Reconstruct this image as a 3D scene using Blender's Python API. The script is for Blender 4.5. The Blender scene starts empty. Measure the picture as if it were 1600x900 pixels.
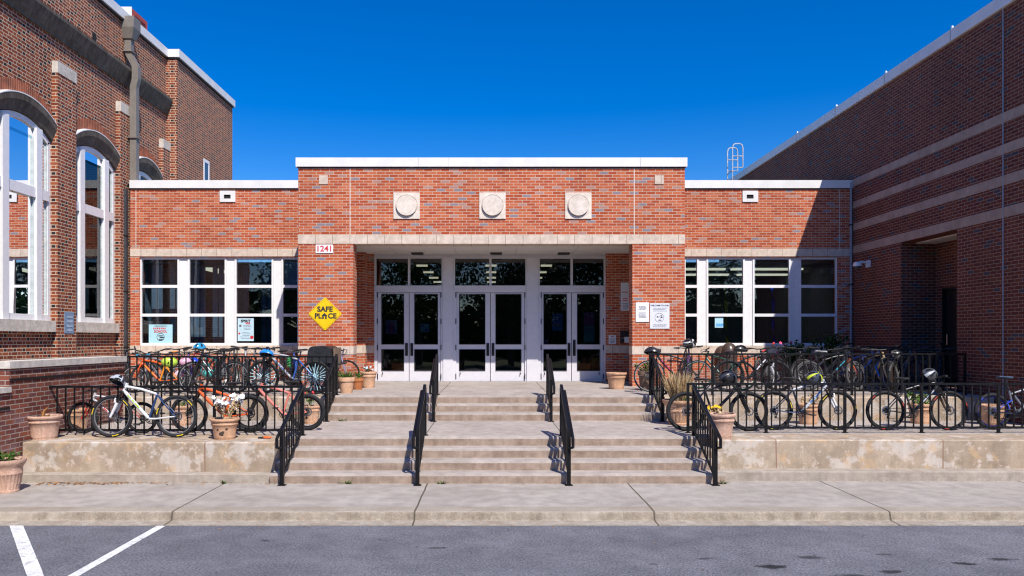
import bpy, bmesh, math, random
from mathutils import Vector, Matrix
RND = random.Random(11)
S = bpy.context.scene
COL = S.collection
PI = math.pi
F, CX, CY, EYE = 1200.0, 770.0, 530.0, 2.135   # focal length (photo px), vanishing point, eye height
ZR, ZL, ZT = -0.12, 0.58, 1.015                # road, landing, terrace (pavement = 0)
D_F, D_D, D_W = 18.18, 20.37, 20.76            # distance of facade, doors, wings
def PX(px, d): return (px - CX) / F * d
def PZ(py, d): return EYE - (py - CY) / F * d

# ------------------------------------------------------------------ mesh helpers
ORG = {}
class MB:
    def __init__(s):
        s.v = []; s.f = []; s.m = []; s.s = []; s.mi = 0
    def add(s, vs, fs, smooth=False):
        o = len(s.v)
        s.v.extend(tuple(v) for v in vs)
        for f in fs:
            s.f.append([i + o for i in f]); s.m.append(s.mi); s.s.append(smooth)
        return s
    def box(s, x0, x1, y0, y1, z0, z1):
        vs = [(x, y, z) for z in (z0, z1) for y in (y0, y1) for x in (x0, x1)]
        return s.add(vs, [(0, 2, 3, 1), (4, 5, 7, 6), (0, 1, 5, 4), (2, 6, 7, 3), (0, 4, 6, 2), (1, 3, 7, 5)])
    def cbox(s, c, sx, sy, sz, M=None):
        vs = [Vector((x * sx / 2, y * sy / 2, z * sz / 2)) for z in (-1, 1) for y in (-1, 1) for x in (-1, 1)]
        if M is not None: vs = [M @ v for v in vs]
        vs = [v + Vector(c) for v in vs]
        return s.add(vs, [(0, 2, 3, 1), (4, 5, 7, 6), (0, 1, 5, 4), (2, 6, 7, 3), (0, 4, 6, 2), (1, 3, 7, 5)])
    def quad(s, *p):
        return s.add(p, [tuple(range(len(p)))])
    def tube(s, pts, r, seg=8, closed=False, cap=True, flat=1.0):
        P = [Vector(p) for p in pts]; n = len(P)
        rs = r if isinstance(r, (list, tuple)) else [r] * n
        vs = []; ref = None
        for i in range(n):
            if closed: t = P[(i + 1) % n] - P[i - 1]
            else: t = P[min(i + 1, n - 1)] - P[max(i - 1, 0)]
            t.normalize()
            if ref is None:
                ref = Vector((0, 0, 1)) if abs(t.z) < 0.9 else Vector((1, 0, 0))
            a = (ref - t * ref.dot(t))
            if a.length < 1e-6: a = t.orthogonal()
            a.normalize(); b = t.cross(a); ref = a
            for k in range(seg):
                an = 2 * PI * k / seg
                vs.append(P[i] + a * (math.cos(an) * rs[i] * flat) + b * (math.sin(an) * rs[i]))
        fs = []
        m = n if closed else n - 1
        for i in range(m):
            j = (i + 1) % n
            for k in range(seg):
                l = (k + 1) % seg
                fs.append((i * seg + k, i * seg + l, j * seg + l, j * seg + k))
        s.add(vs, fs, True)
        if cap and not closed:
            o = len(s.v) - len(vs)
            for ring in (0, n - 1):
                s.f.append([o + ring * seg + k for k in range(seg)]); s.m.append(s.mi); s.s.append(False)
        return s
    def cyl(s, p0, p1, r, r1=None, seg=10):
        return s.tube([p0, p1], [r, r if r1 is None else r1], seg)
    def ring(s, c, axis, R, r, n=36, k=8, flat=1.0):
        c = Vector(c); ax = Vector(axis).normalized(); a = ax.orthogonal().normalized(); b = ax.cross(a)
        vs = []; fs = []
        for i in range(n):
            t = 2 * PI * i / n; u = a * math.cos(t) + b * math.sin(t)
            for j in range(k):
                p = 2 * PI * j / k
                vs.append(c + u * (R + r * math.cos(p)) + ax * (r * flat * math.sin(p)))
        for i in range(n):
            for j in range(k):
                i2 = (i + 1) % n; j2 = (j + 1) % k
                fs.append((i * k + j, i2 * k + j, i2 * k + j2, i * k + j2))
        return s.add(vs, fs, True)
    def lathe(s, prof, c=(0, 0, 0), seg=28, flute=None, smooth=True):
        vs = []; fs = []; n = len(prof)
        for i in range(seg):
            t = 2 * PI * i / seg
            for (r, z) in prof:
                q = r
                if flute and flute[0] < z < flute[1]: q = r * (1 + 0.035 * math.cos(t * flute[2]))
                vs.append((c[0] + q * math.cos(t), c[1] + q * math.sin(t), c[2] + z))
        for i in range(seg):
            j = (i + 1) % seg
            for k in range(n - 1):
                fs.append((i * n + k, j * n + k, j * n + k + 1, i * n + k + 1))
        return s.add(vs, fs, smooth)
    def prism(s, poly, f0, f1):
        """poly of 2-d points, f0/f1 map a 2-d point to 3-d at each end"""
        n = len(poly)
        vs = [f0(p) for p in poly] + [f1(p) for p in poly]
        fs = [tuple(range(n)), tuple(range(2 * n - 1, n - 1, -1))]
        fs += [(i, n + i, n + (i + 1) % n, (i + 1) % n) for i in range(n)]
        return s.add(vs, fs)
    def ell(s, c, rx, ry, rz, n=14, k=8, M=None):
        vs = []; fs = []
        for i in range(k + 1):
            ph = PI * i / k
            for j in range(n):
                t = 2 * PI * j / n
                v = Vector((rx * math.sin(ph) * math.cos(t), ry * math.sin(ph) * math.sin(t), rz * math.cos(ph)))
                if M is not None: v = M @ v
                vs.append(v + Vector(c))
        for i in range(k):
            for j in range(n):
                j2 = (j + 1) % n
                fs.append((i * n + j, i * n + j2, (i + 1) * n + j2, (i + 1) * n + j))
        return s.add(vs, fs, True)
    def wall_y(s, x0, x1, z0, z1, y0, y1, holes=()):
        return s._wall(x0, x1, z0, z1, y0, y1, holes, lambda a, b, t: (a, t, b))
    def wall_x(s, y0, y1, z0, z1, xa, xb, holes=()):
        return s._wall(y0, y1, z0, z1, xa, xb, holes, lambda a, b, t: (t, a, b))
    def _wall(s, a0, a1, b0, b1, t0, t1, holes, P):
        A = sorted({a0, a1} | {h[0] for h in holes} | {h[1] for h in holes}); A = [a for a in A if a0 <= a <= a1]
        B = sorted({b0, b1} | {h[2] for h in holes} | {h[3] for h in holes}); B = [b for b in B if b0 <= b <= b1]
        def solid(i, j):
            if i < 0 or j < 0 or i >= len(A) - 1 or j >= len(B) - 1: return False
            ca = (A[i] + A[i + 1]) / 2; cb = (B[j] + B[j + 1]) / 2
            return not any(h[0] < ca < h[1] and h[2] < cb < h[3] for h in holes)
        for i in range(len(A) - 1):
            for j in range(len(B) - 1):
                if not solid(i, j): continue
                p, q, u, v = A[i], A[i + 1], B[j], B[j + 1]
                s.quad(P(p, u, t0), P(q, u, t0), P(q, v, t0), P(p, v, t0))
                s.quad(P(p, u, t1), P(p, v, t1), P(q, v, t1), P(q, u, t1))
                if not solid(i - 1, j): s.quad(P(p, u, t0), P(p, v, t0), P(p, v, t1), P(p, u, t1))
                if not solid(i + 1, j): s.quad(P(q, u, t0), P(q, u, t1), P(q, v, t1), P(q, v, t0))
                if not solid(i, j - 1): s.quad(P(p, u, t0), P(p, u, t1), P(q, u, t1), P(q, u, t0))
                if not solid(i, j + 1): s.quad(P(p, v, t0), P(q, v, t0), P(q, v, t1), P(p, v, t1))
        return s
    def mesh(s, name, mats, M=None, off=(0, 0, 0), weld=True):
        me = bpy.data.meshes.new(name)
        vs = s.v
        if M is not None: vs = [tuple(M @ Vector(v)) for v in vs]
        if any(off): vs = [(v[0] - off[0], v[1] - off[1], v[2] - off[2]) for v in vs]
        me.from_pydata(vs, [], s.f)
        me.polygons.foreach_set('material_index', s.m)
        me.polygons.foreach_set('use_smooth', s.s)
        bm = bmesh.new(); bm.from_mesh(me)
        if weld: bmesh.ops.remove_doubles(bm, verts=bm.verts, dist=1e-5)
        bmesh.ops.recalc_face_normals(bm, faces=bm.faces)
        bm.to_mesh(me); bm.free()
        for m in (mats if isinstance(mats, (list, tuple)) else [mats]): me.materials.append(m)
        if any(s.s): me.set_sharp_from_angle(angle=math.radians(42))
        return me
    def build(s, name, mats, parent=None, M=None, org=None, weld=True):
        off = ORG.get(parent, (0, 0, 0)) if parent is not None else (org or (0, 0, 0))
        me = s.mesh(name, mats, M, off, weld)
        o = bpy.data.objects.new(name, me); COL.objects.link(o)
        if parent is not None: o.parent = parent; ORG[o] = off
        else:
            o.location = off; ORG[o] = off
        return o
def tag(o, label, cat, group=None, kind=None):
    if label: o['label'] = label
    if cat: o['category'] = cat
    if group: o['group'] = group
    if kind: o['kind'] = kind
    return o
def thing(name, label, cat, loc=(0, 0, 0), group=None):
    o = bpy.data.objects.new(name, None); COL.objects.link(o)
    o.empty_display_size = 0.2; o.location = loc; ORG[o] = tuple(loc)
    return tag(o, label, cat, group)
def structure(o): o['kind'] = 'structure'; return o
def text_part(name, txt, size, mat, parent, pos, rot=(PI / 2, 0, 0), sx=1.0, bold=0.0, M=None):
    cu = bpy.data.curves.new('t', 'FONT'); cu.body = txt; cu.size = size; cu.align_x = 'CENTER'; cu.align_y = 'CENTER'
    cu.extrude = 0.0015; cu.offset = bold; cu.resolution_u = 3
    ob = bpy.data.objects.new('t', cu); COL.objects.link(ob)
    dg = bpy.context.evaluated_depsgraph_get()
    me = bpy.data.meshes.new_from_object(ob.evaluated_get(dg)); me.name = name
    bpy.data.objects.remove(ob); bpy.data.curves.remove(cu)
    T = M if M is not None else (Matrix.Translation(Vector(pos)) @ (Matrix.Rotation(rot[2], 4, 'Z') @ Matrix.Rotation(rot[0], 4, 'X')))
    me.transform(Matrix.Translation(-Vector(ORG.get(parent, (0, 0, 0)))) @ T @ Matrix.Diagonal((sx, 1, 1, 1)))
    me.materials.clear(); me.materials.append(mat)
    o = bpy.data.objects.new(name, me); COL.objects.link(o); o.parent = parent; ORG[o] = ORG.get(parent, (0, 0, 0))
    return o

# ------------------------------------------------------------------ materials
class NT:
    def __init__(s, name):
        s.mat = bpy.data.materials.new(name); s.mat.use_nodes = True
        s.t = s.mat.node_tree; s.N = s.t.nodes; s.L = s.t.links
        s.b = s.N['Principled BSDF']; s.out = s.N['Material Output']
    def n(s, typ, **kw):
        x = s.N.new(typ)
        for k, v in kw.items(): setattr(x, k, v)
        return x
    def put(s, sock, v):
        if hasattr(v, 'is_output'): s.L.new(v, sock)
        else: sock.default_value = v
    def m(s, op, a, b=None, c=None, clamp=False):
        x = s.n('ShaderNodeMath', operation=op, use_clamp=clamp)
        s.put(x.inputs[0], a)
        if b is not None: s.put(x.inputs[1], b)
        if c is not None: s.put(x.inputs[2], c)
        return x.outputs[0]
    def mix(s, f, a, b, mode='MIX'):
        x = s.n('ShaderNodeMix', data_type='RGBA', blend_type=mode)
        s.put(x.inputs[0], f); s.put(x.inputs[6], a); s.put(x.inputs[7], b)
        return x.outputs[2]
    def smooth(s, v, a, b, to0=0.0, to1=1.0):
        x = s.n('ShaderNodeMapRange', interpolation_type='SMOOTHSTEP')
        s.put(x.inputs[0], v)
        for i, q in enumerate((a, b, to0, to1)): s.put(x.inputs[i + 1], q)
        return x.outputs[0]
    def noise(s, vec, scale, detail=3.0, rough=0.55):
        x = s.n('ShaderNodeTexNoise'); s.put(x.inputs['Vector'], vec)
        x.inputs['Scale'].default_value = scale; x.inputs['Detail'].default_value = detail; x.inputs['Roughness'].default_value = rough
        return x.outputs[0]
    def pos(s): return s.n('ShaderNodeNewGeometry').outputs['Position']
    def xyz(s, v):
        x = s.n('ShaderNodeSeparateXYZ'); s.put(x.inputs[0], v); return x.outputs
    def comb(s, a, b, c):
        x = s.n('ShaderNodeCombineXYZ')
        for i, q in enumerate((a, b, c)): s.put(x.inputs[i], q)
        return x.outputs[0]
    def vmul(s, v, w):
        x = s.n('ShaderNodeVectorMath', operation='MULTIPLY'); s.put(x.inputs[0], v); x.inputs[1].default_value = w; return x.outputs[0]
    def bump(s, h, strength, dist):
        x = s.n('ShaderNodeBump'); s.put(x.inputs['Height'], h); x.inputs['Strength'].default_value = strength; x.inputs['Distance'].default_value = dist
        s.L.new(x.outputs[0], s.b.inputs['Normal'])
    def done(s, col=None, rough=None, metal=None, spec=None):
        if col is not None: s.put(s.b.inputs['Base Color'], col)
        if rough is not None: s.put(s.b.inputs['Roughness'], rough)
        if metal is not None: s.b.inputs['Metallic'].default_value = metal
        if spec is not None: s.b.inputs['Specular IOR Level'].default_value = spec
        return s.mat
def C(*c): return (c[0], c[1], c[2], 1.0)
MATS = {}
def plain(name, col, rough=0.5, metal=0.0, spec=0.5, var=0.12, scale=9.0, emit=None):
    """a surface with a little procedural unevenness"""
    if name in MATS: return MATS[name]
    t = NT(name)
    tc = t.n('ShaderNodeTexCoord').outputs['Object']
    n = t.noise(tc, scale, 4)
    c = t.mix(t.smooth(n, 0.3, 0.7), C(*[q * (1 - var) for q in col]), C(*[min(1, q * (1 + var)) for q in col]))
    rr = t.smooth(n, 0.3, 0.7, max(0.03, rough - 0.06), min(1, rough + 0.06))
    m = t.done(c, rr, metal, spec)
    if emit:
        t.b.inputs['Emission Color'].default_value = C(*emit[0]); t.b.inputs['Emission Strength'].default_value = emit[1]
    MATS[name] = m
    return m

def brick(name, stops, mortar, L=0.203, H=0.0677, head=0.0, joint=0.0115, dark_head=None, wash=0.12, flat=1.0, band=None):
    t = NT(name)
    g = t.n('ShaderNodeNewGeometry')
    p = t.xyz(g.outputs['Position']); nn = t.xyz(g.outputs['Normal'])
    isx = t.m('GREATER_THAN', t.m('ABSOLUTE', nn[0]), 0.5)
    U = t.m('ADD', t.m('MULTIPLY', p[1], isx), t.m('MULTIPLY', p[0], t.m('SUBTRACT', 1.0, isx)))
    U = t.m('ADD', U, 40.0)
    zz = t.m('DIVIDE', t.m('ADD', p[2], 5.0), H)
    row = t.m('FLOOR', zz)
    odd = t.m('FLOORED_MODULO', row, 2.0)
    per = L + head
    u = t.m('ADD', t.m('DIVIDE', U, per), t.m('MULTIPLY', odd, 0.5))
    col = t.m('FLOOR', u)
    fu = t.m('MULTIPLY', t.m('FRACT', u), per)
    du = t.m('MINIMUM', fu, t.m('SUBTRACT', per, fu))
    idn = col
    if head:
        du = t.m('MINIMUM', du, t.m('ABSOLUTE', t.m('SUBTRACT', fu, L)))
        ish = t.m('GREATER_THAN', fu, L)
        idn = t.m('ADD', t.m('MULTIPLY', col, 2.0), ish)
    fv = t.m('MULTIPLY', t.m('FRACT', zz), H)
    dv = t.m('MINIMUM', fv, t.m('SUBTRACT', H, fv))
    wob = t.m('MULTIPLY', t.m('SUBTRACT', t.noise(g.outputs['Position'], 30.0, 2), 0.5), 0.004)
    d = t.m('ADD', t.m('MINIMUM', du, dv), wob)
    mask = t.smooth(d, joint / 2 - 0.0015, joint / 2 + 0.0015)
    wn = t.n('ShaderNodeTexWhiteNoise', noise_dimensions='3D')
    t.L.new(t.comb(idn, row, isx), wn.inputs['Vector'])
    ramp = t.n('ShaderNodeValToRGB'); ramp.color_ramp.interpolation = 'CONSTANT'
    e = ramp.color_ramp.elements
    while len(e) < len(stops): e.new(0.5)
    for q, (ps, cc) in zip(e, stops): q.position = ps; q.color = C(*cc)
    t.L.new(wn.outputs['Value'], ramp.inputs[0])
    bc = ramp.outputs[0]
    if head and dark_head:
        wn2 = t.n('ShaderNodeTexWhiteNoise', noise_dimensions='3D'); t.L.new(t.comb(row, idn, 7.0), wn2.inputs['Vector'])
        dk = t.m('MULTIPLY', ish, t.m('LESS_THAN', wn2.outputs['Value'], dark_head[0]))
        bc = t.mix(dk, bc, C(*dark_head[1]))
    fine = t.noise(g.outputs['Position'], 60.0, 3)
    bc = t.mix(1.0, bc, t.mix(fine, C(0.78, 0.78, 0.78), C(1.2, 1.2, 1.2)), 'MULTIPLY')
    mc = t.mix(t.noise(g.outputs['Position'], 5.0, 3), C(*[q * 0.82 for q in mortar]), C(*mortar))
    c = t.mix(mask, mc, bc)
    big = t.noise(t.vmul(g.outputs['Position'], (1, 1, 0.6)), 0.55, 4, 0.6)
    c = t.mix(1.0, c, t.mix(t.smooth(big, 0.3, 0.72), C(1 - wash, 1 - wash, 1 - wash), C(1 + wash * 0.5, 1 + wash * 0.5, 1 + wash * 0.5)), 'MULTIPLY')
    if band:   # pale mineral bloom that the old wall really carries
        bl = t.smooth(t.noise(t.vmul(g.outputs['Position'], (1, 1, 1.6)), 1.7, 5, 0.65), 0.52, 0.75, 0, band[0])
        c = t.mix(bl, c, C(*band[1]))
    st = t.smooth(t.noise(t.comb(t.m('MULTIPLY', U, 2.2), t.m('MULTIPLY', p[2], 0.22), 3.0), 1.0, 4, 0.6), 0.52, 0.76, 0, 0.28)
    c = t.mix(st, c, t.mix(1.0, c, C(0.55, 0.52, 0.5), 'MULTIPLY'))
    t.bump(t.m('ADD', mask, t.m('MULTIPLY', fine, 0.4)), 0.5, 0.006)
    return t.done(c, 0.88, 0, 0.25)

def concrete(name, base, var, scale=1.2, speck=0.12, stain=None, patch=None, joints=None, jw=0.008, rough=0.9, streak=0.0, blots=None, jd=(0.10, 0.085, 0.06), fine_scale=90.0):
    t = NT(name)
    P = t.pos(); x = t.xyz(P)
    n1 = t.noise(P, scale, 5, 0.6); n2 = t.noise(P, scale * 5.3, 4, 0.6); n3 = t.smooth(t.noise(P, fine_scale, 3, 0.7), 0.34, 0.66)
    c = t.mix(t.smooth(n1, 0.3, 0.72), C(*base), C(*var))
    c = t.mix(1.0, c, t.mix(t.smooth(n2, 0.3, 0.7), C(0.86, 0.86, 0.86), C(1.1, 1.1, 1.1)), 'MULTIPLY')
    c = t.mix(1.0, c, t.mix(n3, C(1 - speck, 1 - speck, 1 - speck), C(1 + speck, 1 + speck, 1 + speck)), 'MULTIPLY')
    if patch:
        for (pc, sc, lo, hi, amt, off) in patch:
            v = t.n('ShaderNodeVectorMath', operation='ADD'); t.L.new(P, v.inputs[0]); v.inputs[1].default_value = (off, off * 1.7, off * 0.6)
            pn = t.noise(v.outputs[0], sc, 6, 0.66)
            c = t.mix(t.smooth(pn, lo, hi, 0, amt), c, C(*pc))
    if streak:
        sn = t.noise(t.vmul(P, (9.0, 9.0, 0.5)), 1.0, 4, 0.6)
        c = t.mix(1.0, c, t.mix(t.smooth(sn, 0.35, 0.7), C(1, 1, 1), C(1 - streak, 1 - streak * 1.1, 1 - streak * 1.2)), 'MULTIPLY')
    if stain:
        sn = t.smooth(t.noise(t.vmul(P, (1, 1, 2.5)), 2.3, 5, 0.65), 0.5, 0.74, 0, stain[0])
        c = t.mix(sn, c, C(*stain[1]))
    if joints:
        wob = t.m('MULTIPLY', t.m('SUBTRACT', t.noise(P, 1.3, 4), 0.5), 0.028)
        xx = t.m('ADD', x[0], wob); mk = None
        for j in joints:
            q = t.smooth(t.m('ABSOLUTE', t.m('SUBTRACT', xx, j)), jw, jw * 1.8, 1.0, 0.0)
            mk = q if mk is None else t.m('MAXIMUM', mk, q)
        c = t.mix(mk, c, C(*jd))
    if blots:
        mk = None
        wv = t.noise(t.vmul(P, (1, 2.2, 1)), 5.0, 6, 0.75)
        for (bx, by, rx, ry, a) in blots:
            ex = t.m('DIVIDE', t.m('SUBTRACT', x[0], bx), rx); ey = t.m('DIVIDE', t.m('SUBTRACT', x[1], by), ry)
            dd = t.m('SQRT', t.m('ADD', t.m('MULTIPLY', ex, ex), t.m('MULTIPLY', ey, ey)))
            dd = t.m('ADD', dd, t.m('MULTIPLY', t.m('SUBTRACT', wv, 0.5), 3.2))
            q = t.smooth(dd, 0.45, 1.05, a, 0.0)
            mk = q if mk is None else t.m('MAXIMUM', mk, q)
        c = t.mix(mk, c, C(0.018, 0.018, 0.02))
    t.bump(t.m('ADD', n2, t.m('MULTIPLY', n3, 0.5)), 0.35, 0.008)
    return t.done(c, rough, 0, 0.25)

reds = [(0.0, (0.42, 0.082, 0.032)), (0.18, (0.50, 0.115, 0.045)), (0.40, (0.39, 0.070, 0.028)), (0.58, (0.53, 0.145, 0.065)),
        (0.78, (0.46, 0.100, 0.040)), (0.90, (0.42, 0.22, 0.18)), (0.955, (0.26, 0.21, 0.24))]
M_BRICK = brick('red_brick_running_bond', reds, (0.64, 0.50, 0.39), joint=0.0112)
old = [(0.0, (0.25, 0.060, 0.024)), (0.25, (0.17, 0.038, 0.018)), (0.5, (0.31, 0.080, 0.030)), (0.75, (0.21, 0.048, 0.021))]
low = [(0.0, (0.20, 0.055, 0.032)), (0.3, (0.15, 0.042, 0.028)), (0.6, (0.24, 0.072, 0.042)), (0.85, (0.17, 0.06, 0.05))]
M_OLD = brick('old_brick_flemish_bond', old, (0.64, 0.51, 0.39), L=0.205, head=0.108, H=0.0755, joint=0.0145, dark_head=(0.30, (0.022, 0.018, 0.02)))
M_OLDLOW = brick('old_brick_with_bloom', low, (0.40, 0.32, 0.27), L=0.215, H=0.0725, joint=0.013, band=(0.45, (0.34, 0.25, 0.26)))
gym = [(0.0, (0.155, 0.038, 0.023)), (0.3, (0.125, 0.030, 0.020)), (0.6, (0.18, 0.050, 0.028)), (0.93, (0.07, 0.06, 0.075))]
M_GYM = brick('shade_darkened_gym_brick', gym, (0.34, 0.27, 0.22))  # same red brick as the wings, shade darkened into its colours
M_CREAM = concrete('cream_cast_stone', (0.60, 0.49, 0.40), (0.67, 0.555, 0.46), 1.5, 0.05, joints=[-4.606 + 0.409 * i for i in range(1, 23)] + [-5.0 - 0.41 * i for i in range(12)] + [4.95 + 0.41 * i for i in range(12)], jw=0.004, jd=(0.28, 0.21, 0.16), streak=0.05)
M_MEDAL = concrete('medallion_cast_stone', (0.70, 0.60, 0.51), (0.76, 0.67, 0.58), 1.5, 0.04)
M_STONE = concrete('pale_limestone', (0.60, 0.55, 0.49), (0.68, 0.62, 0.54), 1.8, 0.06, streak=0.10, stain=(0.4, (0.36, 0.30, 0.22)))
M_DARKSTONE = concrete('weathered_dark_stone', (0.115, 0.10, 0.083), (0.165, 0.14, 0.115), 2.0, 0.08, streak=0.35)
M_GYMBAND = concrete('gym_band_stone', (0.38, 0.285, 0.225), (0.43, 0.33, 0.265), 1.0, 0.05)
M_COPING = plain('white_metal_coping', (0.76, 0.745, 0.73), 0.42, var=0.05, scale=2.5)
M_WHITE = plain('white_painted_aluminium', (0.80, 0.79, 0.79), 0.38, var=0.03)
M_DOORW = plain('white_door_paint', (0.66, 0.64, 0.67), 0.35, var=0.03)
M_SOFFIT = plain('soffit_panel', (0.74, 0.70, 0.66), 0.6, var=0.03)
M_IRON = plain('black_painted_iron', (0.006, 0.006, 0.007), 0.45, spec=0.28, var=0.2)
M_PIPE = plain('taupe_downspout', (0.20, 0.175, 0.15), 0.5, var=0.08)
M_SLATE = plain('slate_downspout', (0.045, 0.05, 0.06), 0.5, var=0.1)
M_DARK = plain('dark_metal', (0.03, 0.03, 0.033), 0.4, metal=0.6)
M_STEEL = plain('bare_steel', (0.55, 0.55, 0.56), 0.3, metal=1.0)
M_GALV = plain('galvanised_steel', (0.48, 0.49, 0.52), 0.45, metal=0.6)
M_ROOF = plain('roof_membrane', (0.25, 0.25, 0.25), 0.9)
M_INT = plain('interior_plaster', (0.30, 0.29, 0.27), 0.9)
M_INTF = plain('interior_floor', (0.16, 0.15, 0.14), 0.4)
M_BLIND = plain('interior_blind', (0.20, 0.26, 0.32), 0.8)
M_SHADE = plain('white_roller_shade', (0.72, 0.72, 0.72), 0.8, var=0.03)
M_TUBE = plain('fluorescent_tube', (0.9, 0.88, 0.8), 0.5, emit=((1.0, 0.86, 0.60), 0.9))
M_BLACKHOLE = plain('black_void', (0.01, 0.01, 0.01), 0.9)
M_PAPER = plain('white_paper', (0.78, 0.78, 0.78), 0.7, var=0.02)
M_INK = plain('grey_ink', (0.16, 0.16, 0.18), 0.7)
M_BLACKINK = plain('black_ink', (0.02, 0.02, 0.025), 0.6)
M_REDINK = plain('red_ink', (0.60, 0.03, 0.04), 0.6)
M_SIGNY = plain('yellow_sign_face', (0.86, 0.55, 0.005), 0.35, var=0.04)
M_SOIL = plain('potting_soil', (0.045, 0.03, 0.02), 0.95, var=0.4, scale=40)
M_RUBBER = plain('tyre_rubber', (0.018, 0.018, 0.02), 0.75, spec=0.3, var=0.2)
M_RUBBERG = plain('grey_tyre_rubber', (0.07, 0.068, 0.065), 0.8, spec=0.3, var=0.2)
M_BLK = plain('black_plastic', (0.016, 0.016, 0.018), 0.5, var=0.2)
M_BROWNBIN = plain('brown_powder_coat', (0.075, 0.048, 0.038), 0.32, var=0.08)
M_PAINTL = concrete('white_road_paint', (0.62, 0.62, 0.62), (0.74, 0.74, 0.73), 2.5, 0.15, fine_scale=42, patch=[((0.22, 0.22, 0.23), 11.0, 0.58, 0.66, 0.75, 0.0)])

jx = [-9.9, -6.94, -3.97, -0.965, 2.0, 4.92, 7.9, 10.9]
M_WALK = concrete('sidewalk_concrete', (0.34, 0.30, 0.265), (0.41, 0.37, 0.33), 0.8, 0.16, joints=jx, stain=(0.35, (0.23, 0.20, 0.17)))
M_KERB = concrete('kerb_concrete', (0.34, 0.29, 0.235), (0.42, 0.37, 0.31), 1.7, 0.16, joints=jx, streak=0.16, fine_scale=60, stain=(0.6, (0.25, 0.185, 0.125)), patch=[((0.42, 0.20, 0.09), 2.6, 0.66, 0.74, 0.5, 4.0)])
M_KERBF = concrete('kerb_face_concrete', (0.29, 0.24, 0.185), (0.37, 0.315, 0.25), 1.9, 0.16, joints=jx, streak=0.25, fine_scale=60, patch=[((0.46, 0.40, 0.33), 1.3, 0.55, 0.68, 0.7, 6.0), ((0.42, 0.20, 0.09), 2.6, 0.64, 0.72, 0.6, 4.0)])  # upright kerb face: shading painted in as a darker base, rust and pale patches on top
M_TREAD = concrete('tread_concrete', (0.36, 0.31, 0.275), (0.43, 0.375, 0.335), 1.0, 0.10, joints=[-1.1, 1.13], jw=0.006, stain=(0.35, (0.25, 0.20, 0.15)))
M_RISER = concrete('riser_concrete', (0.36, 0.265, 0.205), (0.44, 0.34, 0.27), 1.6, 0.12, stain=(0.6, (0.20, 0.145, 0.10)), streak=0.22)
M_FOOT = concrete('footing_concrete', (0.36, 0.31, 0.255), (0.43, 0.37, 0.31), 1.3, 0.12, stain=(0.55, (0.22, 0.185, 0.145)), streak=0.12)
M_RWALL = concrete('retaining_wall_concrete', (0.37, 0.285, 0.205), (0.45, 0.36, 0.27), 0.9, 0.09, streak=0.13,
                   patch=[((0.24, 0.185, 0.135), 1.5, 0.54, 0.68, 0.5, 17.0), ((0.58, 0.52, 0.46), 2.1, 0.52, 0.60, 0.8, 3.0), ((0.58, 0.39, 0.22), 3.3, 0.54, 0.64, 0.6, 9.0), ((0.62, 0.52, 0.44), 6.5, 0.57, 0.63, 0.7, 5.0)],
                   joints=[4.38, 6.95, -4.35], jw=0.007, jd=(0.27, 0.17, 0.12))
spots = [(2.75, 7.62, 0.19, 0.075, 0.95), (3.28, 7.93, 0.20, 0.07, 0.75), (3.85, 7.45, 0.16, 0.06, 0.85), (4.75, 7.72, 0.13, 0.06, 0.9),
         (5.2, 7.85, 0.2, 0.06, 0.9), (2.2, 7.9, 0.12, 0.05, 0.7), (-2.55, 8.6, 0.10, 0.05, 0.8), (-0.6, 8.3, 0.12, 0.04, 0.7), (3.4, 7.30, 0.22, 0.07, 0.85), (4.1, 8.05, 0.12, 0.04, 0.6), (1.6, 7.7, 0.07, 0.03, 0.6)]
M_ASPH = concrete('asphalt', (0.118, 0.119, 0.138), (0.158, 0.159, 0.180), 0.55, 0.42, blots=spots, stain=(0.35, (0.21, 0.21, 0.225)), patch=[((0.035, 0.035, 0.04), 4.5, 0.67, 0.73, 0.75, 3.0), ((0.05, 0.05, 0.055), 11.0, 0.70, 0.76, 0.6, 8.0)], rough=0.85, fine_scale=42.0)
M_GRASS = concrete('dry_grass_ground', (0.06, 0.075, 0.03), (0.10, 0.10, 0.05), 0.6, 0.3)

def glass(name, tint, ior=1.75):
    t = NT(name)
    tr = t.n('ShaderNodeBsdfTransparent'); tr.inputs[0].default_value = C(*tint)
    gl = t.n('ShaderNodeBsdfGlossy'); gl.inputs['Color'].default_value = C(0.95, 0.97, 1.0); gl.inputs['Roughness'].default_value = 0.004
    fr = t.n('ShaderNodeFresnel'); fr.inputs[0].default_value = ior
    wob = t.n('ShaderNodeBump'); wob.inputs['Strength'].default_value = 0.05; wob.inputs['Distance'].default_value = 0.05
    t.L.new(t.noise(t.pos(), 1.1, 1), wob.inputs['Height']); t.L.new(wob.outputs[0], gl.inputs['Normal'])
    mx = t.n('ShaderNodeMixShader'); t.L.new(fr.outputs[0], mx.inputs[0]); t.L.new(tr.outputs[0], mx.inputs[1]); t.L.new(gl.outputs[0], mx.inputs[2])
    t.L.new(mx.outputs[0], t.out.inputs['Surface'])
    return t.mat
M_GLASS = glass('tinted_window_glass', (0.50, 0.62, 0.70), 1.95)
M_GLASSD = glass('door_glass', (0.36, 0.42, 0.44), 1.9)
M_GLASSO = glass('old_window_glass', (0.45, 0.68, 0.72), 1.72)

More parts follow.
